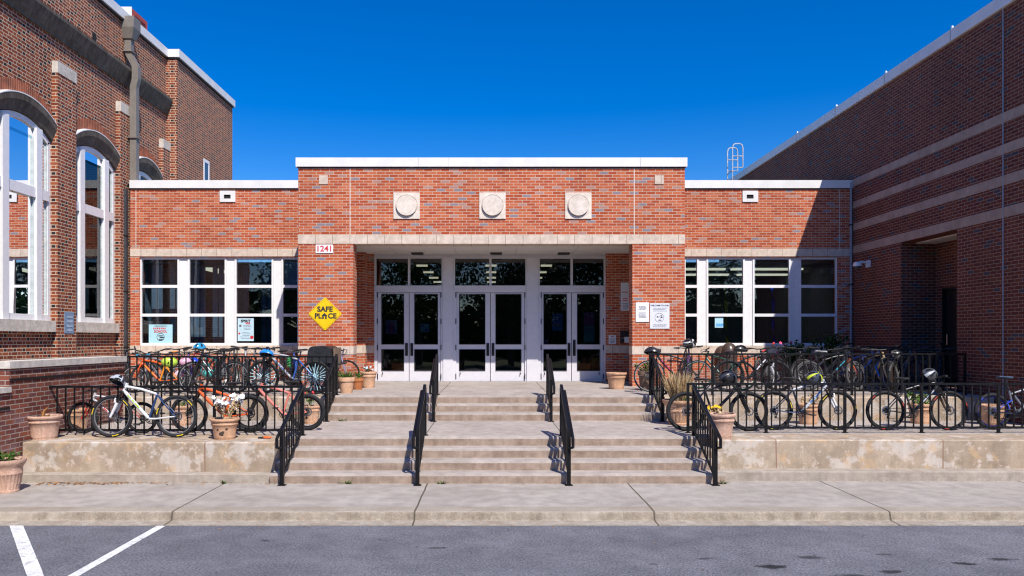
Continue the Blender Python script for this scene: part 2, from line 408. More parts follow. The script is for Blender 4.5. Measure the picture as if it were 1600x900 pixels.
def leafmat(name, col, alt, dark):
    t = NT(name)
    g = t.n('ShaderNodeNewGeometry')
    r = t.n('ShaderNodeValToRGB'); e = r.color_ramp.elements
    e[0].color = C(*dark); e[1].color = C(*alt); q = e.new(0.5); q.color = C(*col)
    t.L.new(g.outputs['Random Per Island'], r.inputs[0])
    d = t.done(r.outputs[0], 0.75, 0, 0.12)
    t.b.inputs['Transmission Weight'].default_value = 0.0
    return d
M_LEAF = leafmat('green_leaves', (0.07, 0.13, 0.025), (0.13, 0.20, 0.04), (0.03, 0.06, 0.015))
M_LEAFD = leafmat('dark_green_leaves', (0.035, 0.07, 0.02), (0.06, 0.10, 0.03), (0.015, 0.03, 0.01))
M_DRY = leafmat('dry_straw', (0.52, 0.36, 0.18), (0.66, 0.50, 0.29), (0.30, 0.19, 0.09))
M_PETALW = leafmat('white_petals', (0.80, 0.79, 0.76), (0.85, 0.82, 0.78), (0.66, 0.62, 0.55))
M_PETALY = leafmat('yellow_petals', (0.75, 0.45, 0.02), (0.80, 0.55, 0.05), (0.50, 0.25, 0.02))
M_PETALR = leafmat('red_petals', (0.65, 0.04, 0.05), (0.75, 0.10, 0.12), (0.40, 0.02, 0.03))
M_LITTER = leafmat('fallen_leaves', (0.34, 0.15, 0.05), (0.50, 0.25, 0.08), (0.10, 0.055, 0.03))
M_BARK = plain('tree_bark', (0.11, 0.08, 0.055), 0.95, var=0.3, scale=6)
SUN_E, SKY_E, SKY_SAT, EXPO = 5.0, 0.13, 1.45, 0.24
# ------------------------------------------------------------------ ground
def sheet(name, x0, x1, y0, y1, z, mat): 
    return structure(MB().quad((x0, y0, z), (x1, y0, z), (x1, y1, z), (x0, y1, z)).build(name, mat))
sheet('ground', -400, 400, -400, 400, ZR - 0.02, M_GRASS)
sheet('road', -60, 60, -14, 9.33, ZR, M_ASPH)
k = MB()
prof = [(9.28, ZR - 0.1), (9.28, ZR + 0.010), (9.475, ZR + 0.017), (9.487, ZR + 0.026), (9.505, -0.022), (9.515, -0.008), (9.535, 0.0), (9.78, 0.002), (9.78, ZR - 0.1)]
k.prism(prof, lambda p: (-40, p[0], p[1]), lambda p: (40, p[0], p[1])); k.m = [1 if 2 + 2 <= i <= 2 + 4 else 0 for i in range(len(k.m))]
structure(k.build('kerb', [M_KERB, M_KERBF]))
structure(MB().box(-40, 40, 9.78, 11.9, -0.3, 0.0).build('pavement', M_WALK))
m = MB()
def stripe(pts, w):
    a, b = Vector(pts[0]), Vector(pts[1]); n = Vector((-(b - a).y, (b - a).x)).normalized() * w / 2
    m.quad((a.x + n.x, a.y + n.y, ZR + 0.004), (b.x + n.x, b.y + n.y, ZR + 0.004), (b.x - n.x, b.y - n.y, ZR + 0.004), (a.x - n.x, a.y - n.y, ZR + 0.004))
def RP(px, py):
    d = (EYE - ZR) * F / (py - CY); return (PX(px, d), d)
stripe([RP(24, 818), RP(54, 896)], 0.135); stripe([RP(54, 896), RP(80, 980)], 0.13)
stripe([RP(252, 822), RP(-60, 1000)], 0.105)
structure(m.build('road_marking', M_PAINTL))

# steps (treads carry nosings, risers stained)
XS0, XS1 = -3.30, 3.45
def steps(name, x0, x1, edges, z0, rise, back):
    m = MB(); n = len(edges)
    for i, y in enumerate(edges):
        za = z0 + rise * i; zb = z0 + rise * (i + 1)
        y2 = edges[i + 1] if i + 1 < n else back
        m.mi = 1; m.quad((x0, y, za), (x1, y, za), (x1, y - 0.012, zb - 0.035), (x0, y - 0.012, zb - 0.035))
        m.mi = 0; m.quad((x0, y - 0.012, zb - 0.035), (x1, y - 0.012, zb - 0.035), (x1, y - 0.004, zb - 0.006), (x0, y - 0.004, zb - 0.006))
        m.quad((x0, y - 0.004, zb - 0.006), (x1, y - 0.004, zb - 0.006), (x1, y + 0.01, zb), (x0, y + 0.01, zb))
        m.quad((x0, y + 0.01, zb), (x1, y + 0.01, zb), (x1, y2, zb), (x0, y2, zb))
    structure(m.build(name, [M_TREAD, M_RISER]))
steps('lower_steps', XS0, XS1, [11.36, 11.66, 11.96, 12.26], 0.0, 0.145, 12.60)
structure(MB().box(-7.10, 9.70, 12.60, 14.66, 0.1, ZL).build('landing', M_TREAD))
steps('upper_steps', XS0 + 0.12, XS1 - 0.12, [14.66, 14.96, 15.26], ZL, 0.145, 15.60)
structure(MB().box(-10.0, 9.70, 15.60, 20.60, 0.2, ZT).build('terrace', M_TREAD))
# retaining walls
def rwall(x0, x1, y0, y1, z0, z1, label, foot=None):
    t = thing('retaining_wall', label, 'retaining wall', ((x0 + x1) / 2, y0, z0))
    m = MB(); e = 0.018
    m.prism([(y0, z0), (y0, z1 - e), (y0 + e, z1), (y1, z1), (y1, z0)], lambda p: (x0, p[0], p[1]), lambda p: (x1, p[0], p[1]))
    m.build('wall', M_RWALL, t)
    if foot:
        yf, zf = foot
        MB().prism([(yf, z0 - 0.01), (yf, zf - 0.012), (yf + 0.012, zf), (y0 - 0.002, zf), (y0 - 0.002, z0 - 0.01)], lambda p: (x0, p[0], p[1]), lambda p: (x1, p[0], p[1])).build('footing', M_FOOT, t)
    return t
rwall(-7.10, XS0, 11.60, 12.60, 0, ZL, 'low blotchy concrete wall left of the lower steps, carrying the ledge with two pots', (11.42, 0.132))
rwall(XS1, 9.70, 11.86, 12.60, 0, ZL, 'long low concrete wall with peeling pale patches right of the lower steps', (11.57, 0.14))
rwall(-9.9, XS0 + 0.12, 14.86, 15.60, ZL - 0.1, ZT, 'concrete terrace wall behind the left lower row of bikes')
rwall(XS1 - 0.12, 9.70, 14.86, 15.60, ZL - 0.1, ZT, 'concrete terrace wall behind the right lower row of bikes')

# ------------------------------------------------------------------ entrance block
XF0, XF1 = PX(466, D_F), PX(1070, D_F)
OP = 3.303
ZB0, ZB1, ZC0, ZC1 = 4.393, 4.605, 6.212, 6.425
SILL0, SILL1 = 1.775, 1.965
E = thing('entrance_block', 'red brick entrance block with three round stone medallions above six white glazed doors', 'building', (0, D_F, ZT))
m = MB()
m.box(XF0, XF1, D_F, D_F + 0.35, ZB1, ZC0)
m.box(XF0, XF0 + 0.3, D_F + 0.35, 23.0, ZB1, ZC0); m.box(XF1 - 0.3, XF1, D_F + 0.35, 23.0, ZB1, ZC0)
m.build('upper_wall', M_BRICK, E)
for x0, x1, sgn in ((XF0, -OP, -1), (OP, XF1, 1)):
    m = MB(); m.box(x0, x1, D_F, D_F + 0.45, ZT, SILL0).box(x0, x1, D_F, D_F + 0.45, SILL1, ZB0)
    xo = x0 if sgn < 0 else x1 - 0.3
    m.box(xo, xo + 0.3, D_F + 0.45, D_D - 0.35, ZT, ZB0)
    p = m.build('pillar', M_BRICK, E)
    MB().box(x0 - 0.004, x1 + 0.004, D_F - 0.008, D_F + 0.455, SILL0, SILL1).build('stone_course', M_CREAM, p)
MB().box(XF0 - 0.004, XF1 + 0.004, D_F - 0.010, D_F + 0.5, ZB0, ZB1).build('stone_lintel', M_CREAM, E)
m = MB().box(XF0 - 0.05, XF1 + 0.05, D_F - 0.05, D_F + 0.42, ZC0, ZC1)
m.box(XF0 - 0.05, XF0 + 0.4, D_F + 0.42, 23, ZC0, ZC1).box(XF1 - 0.4, XF1 + 0.05, D_F + 0.42, 23, ZC0, ZC1)
co = m.build('coping', M_COPING, E)
MB().box(XF0 - 0.02, XF1 + 0.02, D_F - 0.018, D_F - 0.001, ZC0 - 0.022, ZC0 - 0.001).build('drip_edge', M_DARK, co)
m = MB()
for px in (654.0, 700.5, 1000.0): m.box(PX(px, D_F) - 0.004, PX(px, D_F) + 0.004, D_F - 0.053, D_F - 0.0505, ZC0, ZC1 - 0.004)
m.build('coping_seam', plain('grey_sealant', (0.42, 0.42, 0.42), 0.7), co)
MB().box(XF0 + 0.1, XF1 - 0.1, D_F + 0.42, 31, ZC0 - 0.3, ZC0 - 0.15).build('roof', M_ROOF, E)
m = MB()
for px in (547, 991): m.box(PX(px, D_F) - 0.009, PX(px, D_F) + 0.009, D_F - 0.004, D_F + 0.01, ZB1 + 0.001, ZC0 - 0.03)
m.build('control_joint', plain('pale_sealant', (0.66, 0.60, 0.52), 0.7), E)
for px in (635.5, 769.5, 903.5):   # medallions
    xc = PX(px, D_F); zc = PZ(321.5, D_F); h = 0.311
    ring = [(0.243 * math.cos(2 * PI * i / 48), 0.243 * math.sin(2 * PI * i / 48)) for i in range(48)]
    m = MB(); yb = D_F - 0.028
    m.box(xc - h, xc + h, yb, D_F + 0.02, zc - h, zc + h)
    md = m.build('medallion', M_MEDAL, E)
    m = MB(); yf = yb - 0.05
    m.prism([(p[0] * 0.985, p[1] * 0.985) for p in ring], lambda p: (xc + p[0], yf, zc + p[1]), lambda p: (xc + p[0] * 1.015, yb - 0.001, zc + p[1] * 1.015))
    m.build('disc', M_MEDAL, md)
    m = MB()
    m.ring((xc, yb - 0.003, zc), (0, 1, 0), 0.256, 0.0022, 48, 5)
    m.build('groove', plain('brown_shadow_joint', (0.16, 0.11, 0.08), 0.9), md)
for px in (505.5, 1030):
    xc = PX(px, D_F); zc = PZ(281, D_F)
    MB().box(xc - 0.105, xc + 0.105, D_F - 0.015, D_F + 0.02, zc - 0.105, zc + 0.105).build('accent_block', M_CREAM, E)
# soffit and porch
m = MB().box(-4.3, 4.3, D_F + 0.5, D_D + 0.4, ZB0 + 0.004, ZB0 + 0.06)
so = m.build('soffit', M_SOFFIT, E)
m = MB()
for x in (-2.52, -0.96, 0.6, 2.1): m.box(x - 0.004, x + 0.004, D_F + 0.5, D_D, ZB0 + 0.001, ZB0 + 0.004)
m.build('panel_joint', plain('joint_grey', (0.35, 0.33, 0.31), 0.8), so)
for px in (653, 775, 880):
    xc = PX(px, 19.9)
    lt = MB().box(xc - 0.2, xc + 0.2, 19.62, 19.98, ZB0 - 0.03, ZB0 + 0.003).build('porch_light', M_SOFFIT, E)
    MB().box(xc - 0.15, xc + 0.15, 19.68, 19.92, ZB0 - 0.075, ZB0 - 0.031).build('lens', plain('dark_lens', (0.03, 0.03, 0.03), 0.2), lt)
DX0, DX1 = PX(585, D_D), PX(946, D_D)
m = MB()
for z0, z1 in ((ZT, SILL0), (SILL1, ZB0)):
    m.box(-4.3, -3.32, 20.0, 20.62, z0, z1); m.box(-3.32, DX0, D_D, 20.62, z0, z1)
pw = m.build('porch_wall', M_BRICK, E)
m = MB().box(-4.3, -3.315, 19.992, 20.61, SILL0, SILL1).box(-3.315, DX0, D_D - 0.008, 20.61, SILL0, SILL1)
m.build('stone_course', M_CREAM, pw)
m = MB()
for z0, z1 in ((ZT, SILL0), (SILL1, ZB0)): m.box(DX1, 4.3, 20.28, 20.62, z0, z1)
pw = m.build('porch_wall', M_BRICK, E)
MB().box(DX1, 4.3, 20.272, 20.61, SILL0, SILL1).build('stone_course', M_CREAM, pw)
# door screen
dz = lambda py: PZ(py, D_D)
dx = lambda px: PX(px, D_D)
y0, y1 = D_D - 0.02, D_D + 0.13
secs = [(585, 692, 588, 637.5, 641, 690), (708.5, 822.5, 711, 764.5, 768, 821), (841, 946, 843.5, 891.5, 895, 943.5)]
m = MB()
holes = []
for a, b, p, q, r, s_ in secs:
    holes += [(dx(p), dx(q), dz(446), dz(404)), (dx(r), dx(s_), dz(446), dz(404)), (dx(p + 2), dx(s_ - 1), ZT, dz(457))]
m.wall_y(DX0, DX1, ZT, ZB0 + 0.003, y0, y1, holes)
fr = m.build('door_frame', M_DOORW, E)
for a, b in ((692.5, 708), (823, 840.5)):
    MB().box(dx(a), dx(b), D_D - 0.05, y0 - 0.002, ZT, dz(401)).build('mullion_panel', M_DOORW, fr)
m = MB()
for a, b, p, q, r, s_ in secs:
    m.box(dx(a + 0.5), dx(b - 0.5), D_D - 0.035, y0 - 0.002, dz(402.6), dz(400)).box(dx(a + 0.5), dx(b - 0.5), D_D - 0.035, y0 - 0.002, dz(450), dz(446.5))
m.build('head_moulding', M_DOORW, fr)
for a, b, p, q, r, s_ in secs:
    g = MB()
    for u, v in ((p, q), (r, s_)): g.quad((dx(u), D_D + 0.06, dz(446)), (dx(v), D_D + 0.06, dz(446)), (dx(v), D_D + 0.06, dz(404)), (dx(u), D_D + 0.06, dz(404)))
    g.build('transom_pane', M_GLASSD, E)
leaves = [(590.5, 638.7, 596.5, 630.5, 1), (639.7, 688.5, 648, 683.5, -1), (713, 765.7, 718, 757.5, 1), (766.7, 819.5, 775, 814, -1), (846, 892.7, 850, 885, 1), (893.7, 942, 902.5, 937, -1)]
for i, (a, b, ga, gb, hs) in enumerate(leaves):
    m = MB().wall_y(dx(a), dx(b), ZT + 0.012, dz(457.6), D_D + 0.02, D_D + 0.065, [(dx(ga), dx(gb), dz(537.5), dz(460)), (dx(ga), dx(gb), dz(579), dz(546.5))])
    d = m.build('door', M_DOORW, E)
    g = MB()
    for u, v in ((537.5, 460), (579, 546.5)): g.quad((dx(ga), D_D + 0.045, dz(u)), (dx(gb), D_D + 0.045, dz(u)), (dx(gb), D_D + 0.045, dz(v)), (dx(ga), D_D + 0.045, dz(v)))
    g.build('glass', M_GLASSD, d)
    m = MB()
    for u, v in ((537.5, 460), (579, 546.5)):
        for e0, e1 in ((ga - 0.8, ga), (gb, gb + 0.8)): m.box(dx(e0), dx(e1), D_D + 0.010, D_D + 0.0195, dz(u + 0.8), dz(v - 0.8))
        m.box(dx(ga), dx(gb), D_D + 0.010, D_D + 0.0195, dz(u + 0.8), dz(u)).box(dx(ga), dx(gb), D_D + 0.010, D_D + 0.0195, dz(v), dz(v - 0.8))
    m.build('glazing_bead', M_DARK, d)
    xh = dx(b - 3.6) if hs > 0 else dx(a + 3.6)
    m = MB().box(xh - 0.036, xh + 0.036, D_D + 0.008, D_D + 0.018, dz(556), dz(536))
    m.tube([(xh, D_D - 0.001, dz(554)), (xh, D_D - 0.045, dz(552)), (xh, D_D - 0.045, dz(540)), (xh, D_D - 0.001, dz(538))], 0.012, 6)
    m.build('pull_handle', M_DARK, d)
    if i == 5:
        MB().box(xh - 0.035, xh + 0.035, D_D + 0.004, D_D + 0.018, dz(536), dz(531)).build('lock', M_BLK, d)
    xg = dx(a - 0.6) if hs > 0 else dx(b + 0.6)
    for z in (461, 502, 543, 588): MB().cyl((xg, D_D - 0.026, dz(z) - 0.07), (xg, D_D - 0.026, dz(z) + 0.07), 0.013, seg=8).build('hinge', M_DARK, d)
    xk = dx(ga + 1) if hs > 0 else dx(gb - 1)
    MB().cyl((xk, D_D - 0.03, dz(585)), (xk, D_D + 0.02, dz(582)), 0.012, seg=6).build('door_stop', M_DARK, d)
MB().box(DX0 + 0.02, DX1 - 0.02, D_D - 0.06, D_D + 0.14, ZT - 0.01, ZT + 0.010).build('threshold', M_GALV, E)
# lobby behind the doors
def room(parent, x0, x1, y0, y1, z0, z1, lights, wall=M_INT):
    m = MB()
    m.quad((x0, y1, z0), (x1, y1, z0), (x1, y1, z1), (x0, y1, z1)); m.quad((x0, y0, z0), (x0, y1, z0), (x0, y1, z1), (x0, y0, z1))
    m.quad((x1, y0, z0), (x1, y1, z0), (x1, y1, z1), (x1, y0, z1)); m.quad((x0, y0, z1), (x1, y0, z1), (x1, y1, z1), (x0, y1, z1))
    w = m.build('interior_wall', wall, parent)
    MB().quad((x0, y0, z0), (x1, y0, z0), (x1, y1, z0), (x0, y1, z0)).build('interior_floor', M_INTF, parent)
    for (a, b, c, d) in lights: MB().box(a, b, c, d, z1 - 0.06, z1 - 0.01).build('ceiling_lamp', M_TUBE, parent)
L = []
for xc in (-2.05, -0.05, 1.55):
    for yy in (22.2, 24.4, 26.6, 28.6): L.append((xc - 0.16, xc + 0.16, yy, yy + 0.09))
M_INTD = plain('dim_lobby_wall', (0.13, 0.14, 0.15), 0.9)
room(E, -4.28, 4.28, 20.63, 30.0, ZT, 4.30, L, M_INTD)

# ------------------------------------------------------------------ wings
wz = lambda py: PZ(py, D_W)
wx = lambda px: PX(px, D_W)
def wing(label, x0, x1, wins, sgn):
    T = thing('side_wing', label, 'building', ((x0 + x1) / 2, D_W, ZT))
    hx0, hx1 = wx(wins[0][0] - 2.2), wx(wins[-1][1] + 2.2)
    hx0 = max(hx0, x0 + 0.01); hx1 = min(hx1, x1 - 0.01)
    zt, zb = wz(401.5), wz(540)
    m = MB().wall_y(x0, x1, ZT, ZC0, D_W, D_W + 0.32, [(hx0, hx1, zb, zt), (x0 - 1, x1 + 1, ZB0 - 0.02, ZB1 - 0.02), (x0 - 1, x1 + 1, 1.75, zb)])
    m.build('wall', M_BRICK, T)
    MB().box(x0, x1, D_W - 0.008, D_W + 0.3, ZB0 - 0.018, ZB1 - 0.022).build('stone_band', M_CREAM, T)
    MB().box(x0, x1, D_W - 0.022, D_W + 0.3, 1.752, zb - 0.002).build('stone_sill', M_CREAM, T)
    co = MB().box(x0, x1, D_W - 0.05, D_W + 0.4, ZC0, ZC1).build('coping', M_COPING, T)
    MB().box(x0, x1, D_W - 0.018, D_W - 0.001, ZC0 - 0.022, ZC0 - 0.001).build('drip_edge', M_DARK, co)
    MB().box(x0, x1, D_W + 0.4, 31, ZC0 - 0.3, ZC0 - 0.15).build('roof', M_ROOF, T)
    prev = None
    for (a, b) in wins:
        xa, xb = wx(a), wx(b)
        u = MB(); fw = 0.05
        xl = max(xa - fw, hx0 + 0.001); xr = min(xb + fw, hx1 - 0.001)
        u.wall_y(xl, xr, zb + 0.001, zt - 0.001, D_W + 0.05, D_W + 0.14, [(xa, xb, wz(445), wz(405)), (xa, xb, wz(490), wz(449.5)), (xa, xb, wz(536), wz(494.5))])
        w = u.build('window', M_WHITE, T)
        g = MB()
        for p, q in ((445, 405), (490, 449.5), (536, 494.5)): g.quad((xa, D_W + 0.10, wz(p)), (xb, D_W + 0.10, wz(p)), (xb, D_W + 0.10, wz(q)), (xa, D_W + 0.10, wz(q)))
        g.build('glass', M_GLASS, w)
        if prev is not None:
            MB().box(prev + 0.002, xl - 0.002, D_W + 0.075, D_W + 0.16, zb + 0.002, zt - 0.002).build('mullion', M_WHITE, T)
        prev = xr
    return T
WXL0, WXL1 = -9.80, XF0
WXR0, WXR1 = XF1, 9.72
WL = wing('left brick wing with four white windows behind the crowded bike racks', WXL0, WXL1, [(220, 276), (295, 350), (368.5, 423.5), (441.5, 464)], -1)
WR = wing('right brick wing with white windows half in the shade of the gym', WXR0, WXR1, [(1072, 1090), (1107.5, 1162), (1180, 1234), (1253, 1307)], 1)
for T, px, lab in ((WL, 356, ''), (WR, 1172, '')):
    xc = wx(px); zc = wz(307)
    v = MB().wall_y(xc - 0.21, xc + 0.21, zc - 0.15, zc + 0.15, D_W - 0.03, D_W + 0.01, [(xc - 0.10, xc + 0.085, zc - 0.062, zc + 0.045)]).build('vent', M_COPING, T)
    MB().box(xc - 0.10, xc + 0.085, D_W - 0.006, D_W + 0.008, zc - 0.062, zc + 0.045).build('grille', M_BLACKHOLE, v)
m = MB()
for px in (212.5,): m.box(wx(px) - 0.008, wx(px) + 0.008, D_W - 0.004, D_W + 0.01, ZB1 - 0.02, ZC0 - 0.03)
m.build('control_joint', MATS['pale_sealant'], WL)
m = MB()
for px in (1312.0,): m.box(wx(px) - 0.008, wx(px) + 0.008, D_W - 0.004, D_W + 0.01, ZB1 - 0.02, ZC0 - 0.03)
m.build('control_joint', MATS['pale_sealant'], WR)
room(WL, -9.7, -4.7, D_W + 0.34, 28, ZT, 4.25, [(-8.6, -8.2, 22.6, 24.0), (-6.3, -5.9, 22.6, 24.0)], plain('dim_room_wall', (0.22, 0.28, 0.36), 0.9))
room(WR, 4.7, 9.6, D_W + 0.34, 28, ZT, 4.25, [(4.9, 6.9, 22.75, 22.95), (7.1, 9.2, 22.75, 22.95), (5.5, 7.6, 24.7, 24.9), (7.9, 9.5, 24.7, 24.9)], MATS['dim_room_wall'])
# blinds in the left room
m = MB()
x = -9.5
while x < -5.9:
    if RND.random() < 0.72: m.box(x, x + 0.14, D_W + 0.62, D_W + 0.63, 1.2, 4.2)
    x += 0.17
m.build('vertical_blind', M_BLIND, WL)
MB().box(wx(439), wx(466.5), D_W + 0.19, D_W + 0.195, wz(452), wz(403)).build('roller_shade', M_SHADE, WL)

# downspouts at the inner corners
t = thing('corner_downspout', 'slim slate grey downspout in the corner of the left wing and the old building', 'downspout', (-9.72, D_W - 0.09, ZT))
MB().box(wx(194.5), wx(200.5), D_W - 0.13, D_W - 0.03, ZT, ZC0 - 0.03).build('pipe', M_SLATE, t)
m = MB()
for z in (1.9, 3.4, 4.9): m.box(wx(193.6), wx(201.4), D_W - 0.138, D_W - 0.01, z, z + 0.04)
m.build('bracket', M_DARK, t)
t = thing('corner_downspout', 'thin blue grey conduit in the corner of the right wing and the gym', 'downspout', (9.62, D_W - 0.06, ZT))
MB().cyl((9.66, D_W - 0.05, ZT), (9.66, D_W - 0.05, ZC1 - 0.05), 0.03, seg=8).build('pipe', plain('pale_conduit', (0.30, 0.32, 0.36), 0.5), t)
m = MB()
for z in (2.0, 3.6, 5.2): m.box(9.61, 9.71, D_W - 0.085, D_W - 0.01, z, z + 0.03)
m.build('bracket', M_DARK, t)

# ------------------------------------------------------------------ gym on the right
XG = 9.72
YG0 = 13.4
G = thing('gym_building', 'tall shade-darkened brick gym with four pale stone bands on the right', 'building', (XG + 4, 20, ZT))
RY0, RY1 = XG * F / (1495 - CX), XG * F / (1408 - CX)
ZG1 = 8.43
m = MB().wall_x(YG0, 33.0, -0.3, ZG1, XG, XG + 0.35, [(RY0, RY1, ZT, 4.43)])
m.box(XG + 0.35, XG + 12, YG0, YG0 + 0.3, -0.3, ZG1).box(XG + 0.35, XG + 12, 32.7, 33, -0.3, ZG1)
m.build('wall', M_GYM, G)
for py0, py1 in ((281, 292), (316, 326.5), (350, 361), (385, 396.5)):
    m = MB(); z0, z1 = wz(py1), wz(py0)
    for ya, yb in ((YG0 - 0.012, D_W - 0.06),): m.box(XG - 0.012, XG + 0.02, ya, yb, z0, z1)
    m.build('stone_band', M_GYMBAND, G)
co = MB().box(XG - 0.06, XG + 0.45, YG0 - 0.05, 33.05, ZG1, ZG1 + 0.245).build('coping', M_COPING, G)
m = MB()
for px in (1244, 1305, 1382, 1485):
    y = (XG - 0.06) * F / (px - CX)
    m.box(XG - 0.064, XG - 0.058, y - 0.01, y + 0.01, ZG1, ZG1 + 0.245)
m.build('coping_seam', MATS['grey_sealant'], co)
for px in (1244, 1305, 1382, 1485):
    y = (XG - 0.06) * F / (px - CX)
    m = MB().ell((XG - 0.02, y, ZG1 + 0.29), 0.027, 0.027, 0.036, 8, 6); m.cyl((XG - 0.02, y, ZG1 + 0.24), (XG - 0.02, y, ZG1 + 0.28), 0.015, seg=6)
    m.build('coping_bolt', M_WHITE, co)
MB().box(XG + 0.352, XG + 12, YG0 + 0.302, 32.69, ZG1 - 0.3, ZG1 - 0.1).build('roof', M_ROOF, G)
m = MB()
for px in (1568,):
    y = XG * F / (px - CX); m.box(XG - 0.016, XG + 0.01, y - 0.012, y + 0.012, 0.2, ZG1 - 0.01)
m.build('control_joint', MATS['pale_conduit'], G)
# recessed side door
XR = 10.55
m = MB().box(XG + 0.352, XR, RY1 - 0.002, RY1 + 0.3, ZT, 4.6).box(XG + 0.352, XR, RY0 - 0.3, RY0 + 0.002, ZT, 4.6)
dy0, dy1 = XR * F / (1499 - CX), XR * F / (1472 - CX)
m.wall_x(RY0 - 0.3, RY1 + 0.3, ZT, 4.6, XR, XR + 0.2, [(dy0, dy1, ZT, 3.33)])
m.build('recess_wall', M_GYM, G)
MB().box(XG + 0.352, XR, RY0 + 0.002, RY1 - 0.002, 4.40, 4.5).build('recess_ceiling', M_SOFFIT, G)
MB().box(XG + 0.25, XR, RY0 + 0.002, RY1 - 0.002, ZT - 0.1, ZT).build('recess_floor', M_TREAD, G)
d = MB().box(XR + 0.08, XR + 0.12, dy0 + 0.05, dy1 - 0.05, ZT + 0.01, 3.28).build('door', plain('near_black_door', (0.012, 0.012, 0.013), 0.5), G)
MB().cyl((XR + 0.03, dy1 - 0.15, 2.0), (XR + 0.03, dy1 - 0.15, 2.25), 0.015, seg=6).build('handle', M_STEEL, d)
m = MB().box(XR - 0.01, XR + 0.14, dy0, dy0 + 0.05, ZT, 3.33).box(XR - 0.01, XR + 0.14, dy1 - 0.05, dy1, ZT, 3.33).box(XR - 0.01, XR + 0.14, dy0, dy1, 3.28, 3.33)
m.build('door_frame', M_DARK, G)
yl = (RY0 + RY1) / 2 - 0.55
lt = MB().box(XG + 0.5, XG + 0.78, yl - 0.18, yl + 0.18, 4.30, 4.399).build('recess_lamp', M_WHITE, G)
MB().box(XG + 0.47, XG + 0.81, yl - 0.13, yl + 0.13, 4.25, 4.298).build('lens', MATS['dark_lens'], lt)
# camera on the gym wall
yc = XG * F / (1358 - CX); zc = PZ(413, yc)
t = thing('security_camera', 'pale dome security camera on a bracket on the shaded gym wall', 'security camera', (XG, yc, zc))
MB().box(XG - 0.05, XG, yc - 0.09, yc + 0.09, zc - 0.08, zc + 0.10).build('wall_plate', M_WHITE, t)
MB().tube([(XG - 0.05, yc, zc + 0.05), (XG - 0.22, yc, zc + 0.06), (XG - 0.30, yc, zc + 0.0)], 0.03, 8).build('arm', M_WHITE, t)
MB().lathe([(0.001, 0.06), (0.08, 0.055), (0.11, 0.0), (0.11, -0.05)], (XG - 0.30, yc, zc - 0.0), 18).build('housing', M_WHITE, t)
MB().ell((XG - 0.30, yc, zc - 0.05), 0.09, 0.09, 0.08, 16, 8).build('dome', plain('smoked_dome', (0.10, 0.10, 0.11), 0.1), t)
# ladder loops over the gym parapet
t = thing('roof_ladder', 'pale metal roof ladder with two looped handrails beside the gym parapet', 'ladder', (9.2, 29.3, 6.0))
for d in (29.0, 29.62):
    k = d / 29.0
    xa, xb, zt_ = 9.05, 9.44, 9.52
    pts = [(xa, d, 6.0), (xa, d, 9.36), (xa + 0.03, d, 9.47), (xa + 0.10, d, zt_), (xb - 0.10, d, zt_), (xb - 0.03, d, 9.47), (xb, d, 9.36), (xb, d, 8.62)]
    m = MB().tube(pts, 0.026, 6)
    m.tube([(xa, d, 8.62), (xb, d, 8.62)], 0.022, 6).tube([(xa, d, 9.05), (xb, d, 9.05)], 0.022, 6)
    m.build('loop_rail', M_GALV, t)
m = MB()
for i in range(8): m.tube([(9.05, 29.0, 6.4 + i * 0.3), (9.05, 29.62, 6.4 + i * 0.3)], 0.018, 6)
m.build('rung', M_GALV, t)

# ------------------------------------------------------------------ old building on the left
XP, XRc, XWn, XV = -9.91, -10.04, -10.12, -9.70
ZO1 = 10.79
O = thing('old_building', 'old brick building with arched white windows and dark stone cornice on the left', 'building', (-14, 20, 0))
piers = [(14.53, 15.31), (17.49, 18.27), (20.45, 21.23), (23.10, 23.60)]
bays = [(15.31, 17.49), (18.27, 20.45), (21.23, 23.10)]
ZSILL, ZSPR, ZCRN = 2.55, 6.60, 6.95   # window foot, springing, crown
def arcpts(yc, hw, zs, zc, n=20):
    h = zc - zs; R_ = (h * h + hw * hw) / (2 * h); z0 = zc - R_; a = math.asin(hw / R_)
    return [(yc + R_ * math.sin(-a + 2 * a * i / n), z0 + R_ * math.cos(-a + 2 * a * i / n)) for i in range(n + 1)]
m = MB()
m.wall_x(10.0, 23.6, 7.9, ZO1, XRc - 0.5, XRc); m.wall_x(10.0, 23.6, -0.3, ZSILL - 0.25, XRc - 0.5, XRc)
m.wall_x(10.0, 15.31, ZSILL - 0.25, 7.9, XRc - 0.5, XRc)
for a, b in piers[1:]: m.wall_x(a, b, ZSILL - 0.25, 7.9, XRc - 0.5, XRc)
for a, b in bays:
    yc, hw = (a + b) / 2, (b - a) / 2
    arc = arcpts(yc, hw, ZSPR + 0.14, ZCRN + 0.14)
    for (p, q) in zip(arc[:-1], arc[1:]):
        m.quad((XRc, p[0], p[1]), (XRc, q[0], q[1]), (XRc, q[0], 7.9), (XRc, p[0], 7.9))
        m.quad((XRc, p[0], p[1]), (XRc - 0.5, p[0], p[1]), (XRc - 0.5, q[0], q[1]), (XRc, q[0], q[1]))
m.build('wall', M_OLD, O)
for a, b in piers:
    zt_ = 8.21 if a < 23 else 7.9
    p = MB().box(XRc + 0.001, XP, a, b, -0.3, zt_).build('pier', M_OLD, O)
    MB().box(XRc + 0.002, XP + 0.012, a - 0.006, b + 0.006, zt_, zt_ + 0.265).build('pier_cap', M_STONE, p)
M_ROWLOCK = brick('rowlock_arch_brick', old, (0.50, 0.40, 0.29), L=0.0705, H=0.25, joint=0.014)
